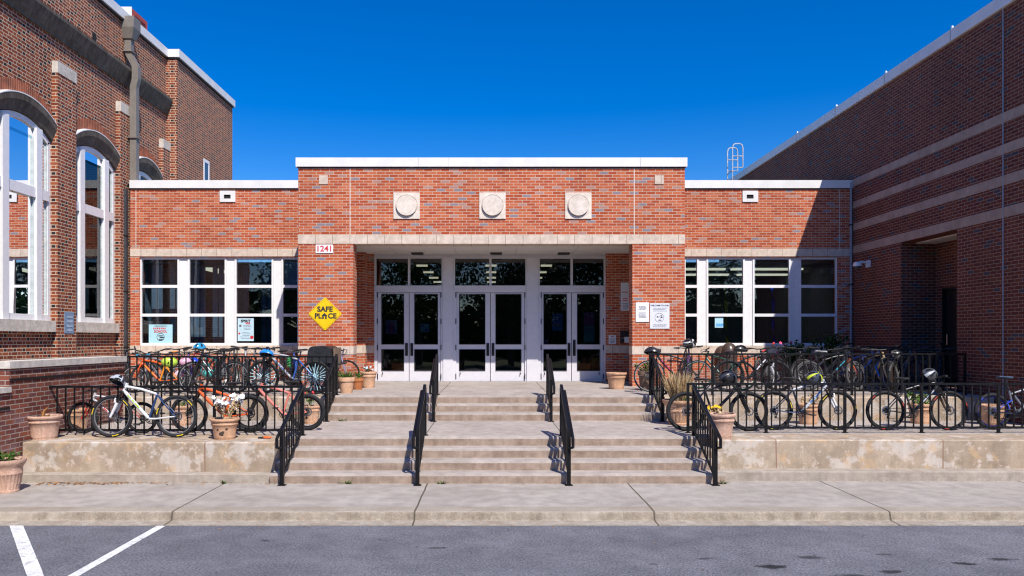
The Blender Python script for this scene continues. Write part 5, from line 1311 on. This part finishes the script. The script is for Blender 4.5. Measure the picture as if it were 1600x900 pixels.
    m = MB(); secs = [(-0.13, 0.012, 0.0), (-0.125, 0.062, 0.006), (-0.08, 0.072, 0.010), (-0.03, 0.055, 0.004), (0.03, 0.030, 0.0), (0.10, 0.020, 0.0), (0.13, 0.014, -0.004), (0.137, 0.004, -0.010)]
    vs = []; n = 10
    for (x, w_, z) in secs:
        for i in range(n):
            t = 2 * PI * i / n; vs.append((stp.x + x, w_ * math.cos(t), stp.z + 0.045 + z + (0.014 if math.sin(t) > 0 else 0.022) * math.sin(t)))
    fs = [(i * n + j, (i + 1) * n + j, (i + 1) * n + (j + 1) % n, i * n + (j + 1) % n) for i in range(len(secs) - 1) for j in range(n)] + [tuple(range(n)), tuple((len(secs) - 1) * n + j for j in reversed(range(n)))]
    m.add(vs, fs, True); sd = m.build('saddle', plain('saddle_%d_%d' % (int(saddle[0] * 255), int(saddle[2] * 255)), saddle, 0.6), T)
    m = MB(); m.tube([st - u * 0.05, stp + u * 0.01], 0.0138, 8)
    for s in (-1, 1): m.tube([(stp.x - 0.09, s * 0.03, stp.z + 0.03), (stp.x - 0.03, s * 0.022, stp.z + 0.014), (stp.x + 0.04, s * 0.022, stp.z + 0.014), (stp.x + 0.11, s * 0.008, stp.z + 0.034)], 0.0035, 5)
    m.build('seat_post', M_BLK, sd)
    # drivetrain
    m = MB(); cr_ = 0.075 * R / 0.335
    MM = Matrix.Translation((bb.x, -0.045, bb.z))
    m.ring((bb.x, -0.045, bb.z), (0, 1, 0), cr_, 0.007, 28, 5, 0.5); m.ring((bb.x, -0.048, bb.z), (0, 1, 0), cr_ * 0.72, 0.006, 24, 5, 0.5)
    for i in range(4): a = 0.4 + i * PI / 2; m.tube([(bb.x, -0.046, bb.z), (bb.x + cr_ * math.cos(a), -0.046, bb.z + cr_ * math.sin(a))], 0.007, 5)
    ca = RND.uniform(0, 6.28); cl = 0.165 * R / 0.335; ends = []
    for s, a in ((-1, ca), (1, ca + PI)):
        e_ = Vector((bb.x + cl * math.cos(a), s * 0.078, bb.z + cl * math.sin(a))); m.tube([(bb.x, s * 0.055, bb.z), e_], [0.013, 0.010], 6); ends.append((e_, s))
    m.cyl((bb.x, -0.062, bb.z), (bb.x, 0.062, bb.z), 0.012, seg=8)
    crk = m.build('crankset', M_BLK, T)
    for e_, s in ends: MB().cbox((e_.x, e_.y + s * 0.045, e_.z), 0.085, 0.075, 0.018).build('pedal', M_BLK, crk)
    m = MB(); rc = 0.035
    jock = Vector((A.x + 0.02, -0.045, A.z - 0.115 * R / 0.335))
    m.tube([(bb.x, -0.045, bb.z + cr_), (A.x, -0.045, A.z + rc)], 0.004, 4); m.tube([(bb.x, -0.045, bb.z - cr_), jock + Vector((0.012, 0, -0.018)), jock + Vector((-0.02, 0, 0.0)), (A.x + 0.032, -0.045, A.z - 0.01)], 0.004, 4)
    m.build('chain', M_CHAIN, T)
    m = MB().cyl(jock + Vector((0, -0.008, 0)), jock + Vector((0, 0.008, 0)), 0.022, seg=10); m.cyl(jock + Vector((0.018, -0.008, 0.05)), jock + Vector((0.018, 0.008, 0.05)), 0.019, seg=10); m.tube([jock, jock + Vector((0.018, 0, 0.05)), Vector((A.x, -0.05, A.z - 0.01))], 0.010, 6); m.build('derailleur', M_BLK, T)
    if mudguard:
        for c_, M in ((A, None), (B, SM)):
            m = MB(); vs = []; n = 14
            for i in range(n):
                a = 0.15 + i * (2.6 / (n - 1)) if c_ is A else 0.55 + i * (2.1 / (n - 1))
                for y, dr in ((-0.03, -0.008), (0, 0.004), (0.03, -0.008)): vs.append((c_.x + (R + 0.018 + dr) * math.cos(a), y, c_.z + (R + 0.018 + dr) * math.sin(a)))
            m.add(vs, [(3 * i + j, 3 * i + j + 1, 3 * i + 4 + j, 3 * i + 3 + j) for i in range(n - 1) for j in range(2)], True); m.build('mudguard', M_BLK, T, M)
    if rack:
        m = MB(); z = R * 2 + 0.06
        for s in (-1, 1): m.tube([(A.x, s * 0.06, A.z), (A.x - 0.02, s * 0.06, z), (A.x + 0.20, s * 0.06, z)], 0.006, 6); m.tube([(A.x - 0.14, s * 0.06, z), (A.x + 0.2, s * 0.06, z)], 0.006, 6)
        for i in range(4): m.tube([(A.x - 0.12 + i * 0.1, -0.06, z), (A.x - 0.12 + i * 0.1, 0.06, z)], 0.005, 5)
        m.build('luggage_rack', M_BLK, T)
    T.location = loc; T.rotation_mode = 'XYZ'; T.rotation_euler = (lean, 0, heading)
    T['hb'] = 0
    del T['hb']
    W = Matrix.Translation(Vector(loc)) @ Matrix.Rotation(heading, 4, 'Z') @ Matrix.Rotation(lean, 4, 'X')
    hb_w = W @ ((SM @ c) if SM else c); return T, hb_w, W
def side(label, fpx, rpx, d, zg, R, **kw):
    """a bike seen from the side: fpx, rpx are where the front and rear hubs stand along the row"""
    xf, xr = PX(fpx, d), PX(rpx, d); yaw = kw.pop('yaw', 0.0)
    h = (0 if xf > xr else PI) + yaw
    return bicycle(label, ((xf + xr) / 2, d, zg), h, R, abs(xf - xr) / math.cos(yaw), **kw)
def stands(label, px, d, zg, R, heading, **kw):
    return bicycle(label, (PX(px, d), d, zg), heading, R, **kw)

def helmet(label, pos, col, size=1.0, rx=0.0, rz=0.0, col2=None, kids=False):
    """a vented bicycle helmet; front towards +x"""
    T = thing('bike_helmet', label, 'helmet', (0, 0, 0), 'bicycle helmets')
    a, b, h = 0.145 * size, 0.108 * size, 0.115 * size
    NU, NV = 30, 8
    def sp(u, v, g=1.0):
        ph = v / NV * PI * 0.52; t = 2 * PI * u / NU
        return Vector((a * g * math.sin(ph) * math.cos(t) * (1.06 if math.cos(t) < 0 else 1.0), b * g * math.sin(ph) * math.sin(t), h * g * math.cos(ph)))
    m = MB(); vents = []
    for u in range(NU):
        for v in range(NV):
            k = (u % 5 in (1, 2)) and 2 <= v <= 5
            if v == 0: m.add([sp(0, 0), sp(u, 1), sp(u + 1, 1)], [(0, 1, 2)], True); continue
            if k and not kids: continue
            if kids and k and v in (3, 4) and u % 10 == 1: continue
            m.mi = 1 if (col2 and u % 10 in (4, 5)) else 0
            m.add([sp(u, v), sp(u + 1, v), sp(u + 1, v + 1), sp(u, v + 1)], [(0, 1, 2, 3)], True)
    # rim turn-in
    m.mi = 0
    for u in range(NU): m.add([sp(u, NV), sp(u + 1, NV), sp(u + 1, NV, 0.88), sp(u, NV, 0.88)], [(0, 1, 2, 3)])
    mc = plain('helmet_%d_%d_%d' % tuple(int(q * 255) for q in col), col, 0.25)
    m2 = plain('helmet_%d_%d_%d' % tuple(int(q * 255) for q in (col2 or col)), col2 or col, 0.3)
    m.build('shell', [mc, m2], T)
    q = MB(); q.add([sp(u, v, 0.87) for v in range(NV + 1) for u in range(NU)], [(v * NU + u, v * NU + (u + 1) % NU, (v + 1) * NU + (u + 1) % NU, (v + 1) * NU + u) for v in range(NV) for u in range(NU)], True)
    q.build('liner', M_BLK, T)
    q = MB()
    for s in (-1, 1): q.tube([(0.05 * size, s * b * 0.93, 0.0), (0.02, s * b * 0.75, -0.07 * size), (0.01, 0, -0.125 * size)], 0.006, 5, flat=0.3); q.tube([(-0.07 * size, s * b * 0.85, 0.0), (0.0, s * b * 0.78, -0.06 * size)], 0.006, 5, flat=0.3)
    q.build('strap', M_BLK, T)
    T.location = pos; T.rotation_euler = (rx, 0, rz)
    return T

WHT = (0.72, 0.72, 0.72)
# lower left row (on the landing)
side('small white and red bike at the left end of the lower row', 130, 222, 12.66, ZL, 0.262, col=(0.60, 0.60, 0.62), col2=(0.55, 0.04, 0.03), fork=(0.55, 0.04, 0.03), lean=-0.03, disc=False)
_, H, _ = side('white mountain bike with green trim standing in front of the left fence', 174, 275, 12.14, ZL, 0.335, col=(0.66, 0.67, 0.68), col2=(0.02, 0.05, 0.14), decal=(0.38, 0.55, 0.04), fork=WHT, lean=0.06, wallmark=(0.75, 0.55, 0.02), tyre=0.028, rim=(0.25, 0.25, 0.26), thick=1.12)
helmet('silver grey helmet hanging on the white mountain bike handlebar', H + Vector((-0.10, -0.02, -0.02)), (0.42, 0.45, 0.50), 1.05, 0.7, 2.6, (0.03, 0.03, 0.035))
side('orange full suspension bike behind the pot of white flowers', 296, 391, 12.78, ZL, 0.315, col=(0.72, 0.11, 0.02), fork=(0.03, 0.03, 0.03), full=True, lean=-0.05, tyre=0.032, thick=1.2)
side('salmon pink mountain bike beside the leftmost stair railing', 391, 480, 13.1, ZL, 0.315, col=(0.74, 0.22, 0.17), fork=(0.02, 0.02, 0.02), lean=-0.04, tyre=0.036, thick=1.15, rim=(0.02, 0.02, 0.02))
# upper left row
side('bright orange bike with a yellow top tube on the upper left terrace', 210, 279, 16.0, ZT, 0.285, col=(0.78, 0.12, 0.015), col2=(0.85, 0.30, 0.02), fork=(0.70, 0.10, 0.02), sus=False, disc=False, rim=(0.55, 0.55, 0.57), tyre=0.018, grip=(0.05, 0.3, 0.5), thick=1.15)
side('black bike with a white down tube in the middle of the left terrace row', 302, 366, 15.75, ZT, 0.335, col=(0.02, 0.02, 0.025), decal=(0.75, 0.75, 0.75), fork=(0.02, 0.02, 0.02), rim=(0.40, 0.42, 0.44), disc=False, lean=0.03, thick=1.1, tyre=0.022)
_, H, _ = side('silver and blue bike with fat pale blue spokes near the black cart', 411, 492, 15.62, ZT, 0.345, col=(0.42, 0.43, 0.46), col2=(0.04, 0.12, 0.42), fork=(0.05, 0.05, 0.055), spoke=(0.45, 0.72, 0.80), disc=False, lean=-0.03, tyre=0.024, steer=-0.12)
helmet('bright blue helmet with red vents on the silver bike handlebar', (PX(415.5, 15.35), 15.35, PZ(554, 15.35)), (0.02, 0.22, 0.65), 1.0, 0.5, 2.9, None, True)
fr = [(197, 17.3, 0.33, 'drop', (0.03, 0.03, 0.035), 'black drop bar road bike tucked in the corner by the old building', -PI / 2 + 0.5, None),
      (232, 17.2, 0.29, 'flat', (0.05, 0.25, 0.40), 'teal child bike behind the bright orange bike', -PI / 2 + 0.2, None),
      (262, 17.7, 0.31, 'flat', (0.02, 0.02, 0.02), 'dark bike facing outward behind the yellow green helmet', -PI / 2 - 0.25, None),
      (296, 17.2, 0.31, 'flat', (0.10, 0.05, 0.30), 'dark purple bike with orange grips in the left terrace row', -PI / 2 + 0.35, (0.75, 0.2, 0.02)),
      (330, 17.9, 0.30, 'flat', (0.04, 0.38, 0.38), 'turquoise bike behind the black and white bike', -PI / 2 - 0.15, None),
      (352, 17.3, 0.33, 'flat', (0.03, 0.03, 0.04), 'dark grey bike facing outward between the two tall windows', -PI / 2 + 0.1, None),
      (383, 17.6, 0.34, 'flat', (0.30, 0.31, 0.34), 'grey bike with a long flat bar left of the blue helmet', -PI / 2 + 0.3, None),
      (432, 18.0, 0.32, 'town', (0.02, 0.02, 0.022), 'black town bike behind the silver and blue bike', -PI / 2 - 0.5, None),
      (247, 16.9, 0.30, 'flat', (0.30, 0.30, 0.33), 'grey bike crowded behind the bright orange frame', -PI / 2 - 0.5, None),
      (282, 18.3, 0.33, 'flat', (0.03, 0.03, 0.035), 'black bike at the wall under the first window mullion', -PI / 2 + 0.15, None),
      (316, 18.6, 0.33, 'flat', (0.35, 0.03, 0.03), 'dark red bike at the wall under the second window', -PI / 2 - 0.3, None),
      (368, 18.6, 0.33, 'flat', (0.03, 0.03, 0.035), 'black bike at the wall under the third window', -PI / 2 + 0.2, None),
      (406, 18.7, 0.33, 'flat', (0.12, 0.13, 0.15), 'charcoal bike at the wall beyond the blue helmet', -PI / 2 - 0.2, None),
      (462, 18.2, 0.31, 'flat', (0.05, 0.12, 0.4), 'blue bike leaning in front of the left brick pillar', PI / 2 + 0.4, None)]
for px, d, R, br, cc, lab, hd, gp in fr:
    stands(lab, px, d, ZT, R, hd, col=cc, bar=br, steer=RND.uniform(-0.35, 0.35), lean=RND.uniform(-0.06, 0.06), grip=gp, sus=br == 'flat', disc=False, mudguard=br == 'town', rim=(0.3, 0.3, 0.31))
side('lone thin-tyred bike beyond the black cart at the left brick pillar', 541, 500, 17.9, ZT, 0.32, col=(0.30, 0.24, 0.36), sus=False, disc=False, tyre=0.016, rim=(0.03, 0.03, 0.03))
helmet('yellow green helmet hanging among the left terrace bikes', (PX(265, 15.5), 15.5, PZ(566, 15.5)), (0.50, 0.72, 0.08), 1.05, 0.9, 0.4, None, True)
helmet('pink child helmet hanging among the left terrace bikes', (PX(290, 16.4), 16.4, PZ(566, 16.4)), (0.75, 0.42, 0.55), 0.9, 1.1, 0.8, None, True)
helmet('deep blue helmet beside the pink one on the left terrace', (PX(303, 16.6), 16.6, PZ(566, 16.6)), (0.02, 0.06, 0.65), 0.95, 1.0, 2.2, None, True)
helmet('pink and white helmet low behind the orange bike rear wheel', (PX(282, 16.6), 16.6, PZ(586, 16.6)), (0.70, 0.55, 0.62), 1.0, 0.3, 0.2, (0.65, 0.12, 0.25))
helmet('light blue helmet on a handlebar under the second left window', (PX(312, 16.6), 16.6, PZ(543.5, 16.6)), (0.03, 0.32, 0.62), 0.95, 0.1, 1.0)
helmet('mint green helmet low beside the black and white bike', (PX(326, 16.5), 16.5, PZ(583, 16.5)), (0.10, 0.55, 0.50), 0.85, 1.2, 0.4, None, True)
pts = []
cx_, cz_, d = PX(452, 15.5), PZ(574, 15.5), 15.5
for i in range(60): a = i * 2 * PI * 4.2 / 59; pts.append((cx_ + 0.045 * math.cos(a), d + 0.03 * math.sin(a), cz_ + 0.21 * i / 59))
tag(MB().tube(pts, 0.008, 6).build('cable_lock', plain('green_vinyl', (0.02, 0.42, 0.10), 0.35), None, org=(cx_, d, cz_)), 'coiled bright green cable lock hanging on the left terrace fence', 'bike lock')
# lower right row
_, H, _ = side('black mountain bike whose rear wheel sticks out past the right stair railing', 1170, 1072, 12.98, ZL, 0.335, col=(0.022, 0.022, 0.024), fork=(0.02, 0.02, 0.02), lean=-0.03, tyre=0.029, thick=1.1)
helmet('black round helmet on the first black mountain bike of the right row', H + Vector((-0.18, -0.05, 0.0)), (0.02, 0.02, 0.024), 1.25, 0.9, 0.5, (0.05, 0.05, 0.06))
_, H, _ = side('white and blue mountain bike with a white fork in the right lower row', 1309, 1209, 13.15, ZL, 0.338, col=(0.50, 0.52, 0.56), col2=(0.025, 0.03, 0.05), decal=(0.03, 0.16, 0.45), fork=WHT, lean=-0.04, tyre=0.027, wallmark=(0.70, 0.55, 0.04), thick=1.05)
helmet('dark helmet with yellow ribs on the white and blue mountain bike', H + Vector((-0.22, -0.04, -0.02)), (0.05, 0.06, 0.09), 1.12, 0.8, 0.5, (0.55, 0.62, 0.03))
_, H, _ = side('long black and white mountain bike with a red rim mark in the right lower row', 1483, 1384, 13.10, ZL, 0.338, col=(0.03, 0.03, 0.034), decal=(0.45, 0.48, 0.52), fork=(0.10, 0.07, 0.05), lean=-0.03, tyre=0.026, wallmark=(0.60, 0.05, 0.02))
helmet('dark grey helmet with pale ribs on the long black mountain bike', H + Vector((-0.12, 0.05, 0.03)), (0.07, 0.075, 0.085), 1.15, 0.9, 0.8, (0.45, 0.48, 0.5))
side('blue and silver full suspension bike cut by the right edge of the photo', 1642, 1551, 13.2, ZL, 0.315, col=(0.16, 0.17, 0.21), col2=(0.02, 0.06, 0.50), fork=(0.05, 0.05, 0.06), full=True, lean=-0.04, tyre=0.033, wallmark=(0.03, 0.08, 0.65), rim=(0.02, 0.03, 0.25), seat_up=0.08, saddle=(0.05, 0.08, 0.14))
# upper right row
_, H, _ = side('black road bike with coloured decals by the upper right stair railing', 1015, 1090, 16.3, ZT, 0.338, col=(0.025, 0.025, 0.03), decal=(0.55, 0.05, 0.15), sus=False, disc=False, tyre=0.014, rim=(0.40, 0.42, 0.44), bar='drop', seat_up=0.10, lean=0.03)
helmet('black helmet on the road bike at the upper right stair railing', (PX(1018, 15.7), 15.7, PZ(551, 15.7)), (0.02, 0.022, 0.03), 1.05, 0.4, 2.8)
stands('dark bike facing the wall behind the road bike', 1074, 17.6, ZT, 0.34, PI / 2 - 0.35, col=(0.06, 0.03, 0.09), sus=False, disc=False, bar='flat', seat_up=0.12, steer=0.2)
helmet('black helmet with white marks above the road bike saddle', (PX(1077, 17.4), 17.4, PZ(537, 17.4)), (0.025, 0.025, 0.03), 1.1, 1.3, 0.3, (0.6, 0.6, 0.6))
stands('small dark bike with a green tyre band in front of the litter bins', 1125, 17.0, ZT, 0.32, PI / 2 + 0.9, col=(0.03, 0.10, 0.07), sus=False, disc=False, tyre=0.018, rim=(0.03, 0.35, 0.22), steer=0.3)
_, H, _ = side('black bike with white lettering bars on its down tube and a silver fork', 1213, 1138, 16.25, ZT, 0.345, col=(0.018, 0.018, 0.02), decal=(0.78, 0.78, 0.78), fork=(0.50, 0.50, 0.52), lean=0.04, steer=-0.75, thick=1.35, grip=(0.6, 0.04, 0.04))
helmet('black helmet hanging behind the litter bins', (PX(1157, 16.9), 16.9, PZ(548, 16.9)), (0.015, 0.015, 0.018), 1.15, 0.15, 0.4)
side('dark bike with teal and orange head tube in the shade', 1338, 1263, 16.7, ZT, 0.325, col=(0.03, 0.032, 0.036), decal=(0.02, 0.35, 0.42), fork=(0.60, 0.12, 0.04), sus=False, disc=False, rim=(0.30, 0.28, 0.28), tyrem=M_RUBBERG, steer=0.5, saddle=(0.4, 0.4, 0.42))
fr = [(1238, 18.2, (0.03, 0.03, 0.035), 'dark bike under the window shrubs, facing outward', -PI / 2 + 0.3, None),
      (1322, 17.6, (0.45, 0.46, 0.48), 'silver bike facing outward left of the shaded corner', -PI / 2 - 0.2, None),
      (1346, 17.0, (0.03, 0.12, 0.50), 'bright blue bike facing outward in the gym shade', -PI / 2 + 0.45, None),
      (1368, 16.7, (0.50, 0.36, 0.16), 'bike with a tan fork facing outward in the gym shade', -PI / 2 + 0.12, None),
      (1385, 16.9, (0.04, 0.06, 0.40), 'navy bike with grey tyres next to the covered wheel bike', -PI / 2 - 0.1, None),
      (1356, 17.9, (0.55, 0.56, 0.58), 'pale silver bike behind the bright blue one in the gym shade', -PI / 2 + 0.25, None),
      (1404, 17.6, (0.20, 0.21, 0.23), 'grey bike behind the covered wheel bike in the gym shade', -PI / 2 + 0.4, None),
      (1290, 17.3, (0.05, 0.05, 0.06), 'black bike wedged behind the teal and orange one', -PI / 2 + 0.7, None),
      (1428, 17.2, (0.30, 0.06, 0.04), 'dark red bike facing outward near the gym door', -PI / 2 - 0.35, None),
      (1196, 17.6, (0.09, 0.09, 0.10), 'charcoal bike behind the silver forked bike', -PI / 2 - 0.6, None)]
for px, d, cc, lab, hd, gp in fr:
    stands(lab, px, d, ZT, 0.335, hd, col=cc, bar='flat', steer=RND.uniform(-0.3, 0.3), lean=RND.uniform(-0.05, 0.05), disc=True, tyrem=M_RUBBERG, rim=(0.35, 0.35, 0.36), fork=cc, seat_up=0.05)
stands('dark bike with a covered rear wheel and mudguards in the gym shade', 1412, 16.4, ZT, 0.33, 0.75, col=(0.05, 0.055, 0.06), sus=False, disc=False, mudguard=True, solid=True, seat_up=0.12, rack=True, rim=(0.3, 0.3, 0.3))
helmet('dark grey helmet on the bikes by the shaded right corner', (PX(1401, 16.2), 16.2, PZ(555, 16.2)), (0.16, 0.15, 0.13), 1.1, 1.0, 0.6)
side('black thin-tyred bike farthest right on the upper terrace', 1452, 1484, 16.6, ZT, 0.335, col=(0.03, 0.035, 0.045), sus=False, disc=False, tyre=0.016, yaw=0.9, seat_up=0.15, rim=(0.32, 0.32, 0.33))
# ------------------------------------------------------------------ trees across the road (seen in the glass)
def tree(label, x, y, h, r, n, name='shade_tree'):
    t = thing(name, label, 'tree', (x, y, ZR), 'trees across the road')
    m = MB(); m.tube([(x, y, ZR), (x + 0.1, y, h * 0.25), (x - 0.1, y + 0.1, h * 0.55), (x, y, h * 0.85)], [0.26, 0.2, 0.13, 0.04], 9)
    for i in range(9):
        a = i * 2.4; z = h * (0.3 + 0.05 * i); m.tube([(x, y, z), (x + r * 0.4 * math.cos(a), y + r * 0.4 * math.sin(a), z + 0.6), (x + r * 0.8 * math.cos(a), y + r * 0.8 * math.sin(a), z + 1.1)], [0.09, 0.06, 0.02], 6)
    m.build('trunk', M_BARK, t)
    m = MB(); cl = []
    for i in range(42):
        a = RND.uniform(0, 6.28); u = RND.uniform(-1, 1); q = RND.random() ** 0.4
        cl.append((x + r * q * math.sqrt(1 - u * u) * math.cos(a), y + r * q * math.sqrt(1 - u * u) * math.sin(a), h * 0.66 + h * 0.33 * u * q))
    for i in range(n):
        c = RND.choice(cl); s = r * 0.2
        leafq(m, (c[0] + RND.gauss(0, s), c[1] + RND.gauss(0, s), c[2] + RND.gauss(0, s * 0.8)), RND.uniform(0.12, 0.24))
    m.build('crown', M_LEAFD if int(x) % 2 else M_LEAF, t, weld=False)
for x, y, h, r, lab in ((-15, -24, 11, 4.6, 'broad leafy tree across the road, far left behind the camera'), (-6.5, -27, 12, 4.8, 'tall tree across the road, left behind the camera'), (1.5, -25, 10, 4.4, 'rounded tree across the road straight behind the camera'),
                        (9, -24, 12, 5.0, 'tall leafy tree across the road, right behind the camera'), (17, -26, 11, 4.8, 'broad tree across the road, far right behind the camera')):
    tree(lab, x, y, h, r, 6500)
m = MB()
for i in range(15000):
    x = RND.uniform(-75, 75); leafq(m, (x, -46 + RND.uniform(-4, 4), RND.uniform(-0.05, 1) * (7.0 + 1.2 * math.sin(x * 0.21) + math.sin(x * 0.57))), RND.uniform(0.4, 0.9))
for i in range(75):
    x = -75 + i * 2.0; x2 = x + 2.0
    hh = lambda q: 5.2 + 1.2 * math.sin(q * 0.31) + 0.9 * math.sin(q * 0.83) + 0.5 * math.sin(q * 1.9)
    m.add([(x, -51, -0.2), (x2, -51, -0.2), (x2, -52, hh(x2)), (x, -52, hh(x)), (x2, -57, -0.2), (x, -57, -0.2)], [(0, 1, 2, 3), (3, 2, 4, 5)])
tag(m.build('far_wood', M_LEAFD, None, weld=False), 'far tree line behind the car park', 'wood', kind='stuff')

# ------------------------------------------------------------------ light, sky, camera
to_sun = Vector((0.346, -0.768, 1.0)).normalized()
el = math.asin(to_sun.z); az = math.atan2(to_sun.x, to_sun.y)
sl = bpy.data.lights.new('sun', 'SUN'); sl.energy = SUN_E; sl.angle = math.radians(0.53); sl.color = (1.0, 0.945, 0.86)
so = bpy.data.objects.new('sun', sl); COL.objects.link(so); so.rotation_euler = (-to_sun).to_track_quat('-Z', 'Y').to_euler(); so.location = (20, -40, 60)
w = bpy.data.worlds.new('World'); S.world = w; w.use_nodes = True
nt = w.node_tree; bg = nt.nodes['Background']
sk = nt.nodes.new('ShaderNodeTexSky'); sk.sky_type = 'NISHITA'; sk.sun_disc = False; sk.sun_elevation = el; sk.sun_rotation = az
sk.altitude = 300; sk.air_density = 1.0; sk.dust_density = 0.7; sk.ozone_density = 5.0
hs = nt.nodes.new('ShaderNodeHueSaturation'); hs.inputs['Saturation'].default_value = SKY_SAT; hs.inputs['Hue'].default_value = 0.514; hs.inputs['Value'].default_value = 1.0
nt.links.new(sk.outputs[0], hs.inputs['Color']); nt.links.new(hs.outputs[0], bg.inputs['Color']); bg.inputs['Strength'].default_value = SKY_E
cam = bpy.data.cameras.new('camera'); co = bpy.data.objects.new('camera', cam); COL.objects.link(co)
cam.sensor_width = 36; cam.lens = 36 * F / 1600; cam.shift_x = (800 - CX) / 1600; cam.shift_y = (CY - 450) / 1600
cam.clip_start = 0.1; cam.clip_end = 2000
co.location = (0, 0, EYE); co.rotation_euler = (PI / 2, 0, 0)
S.camera = co
S.view_settings.view_transform = 'Standard'; S.view_settings.look = 'None'; S.view_settings.gamma = 1.0; S.view_settings.use_curve_mapping = False
S.view_settings.exposure = EXPO
S.render.engine = 'CYCLES'
S.cycles.max_bounces = 7; S.cycles.diffuse_bounces = 2; S.cycles.glossy_bounces = 3; S.cycles.transparent_max_bounces = 12; S.cycles.transmission_bounces = 3
S.cycles.caustics_reflective = False; S.cycles.caustics_refractive = False
S.cycles.sample_clamp_indirect = 4.0
S.cycles.use_denoising = True
S.cycles.filter_width = 1.2
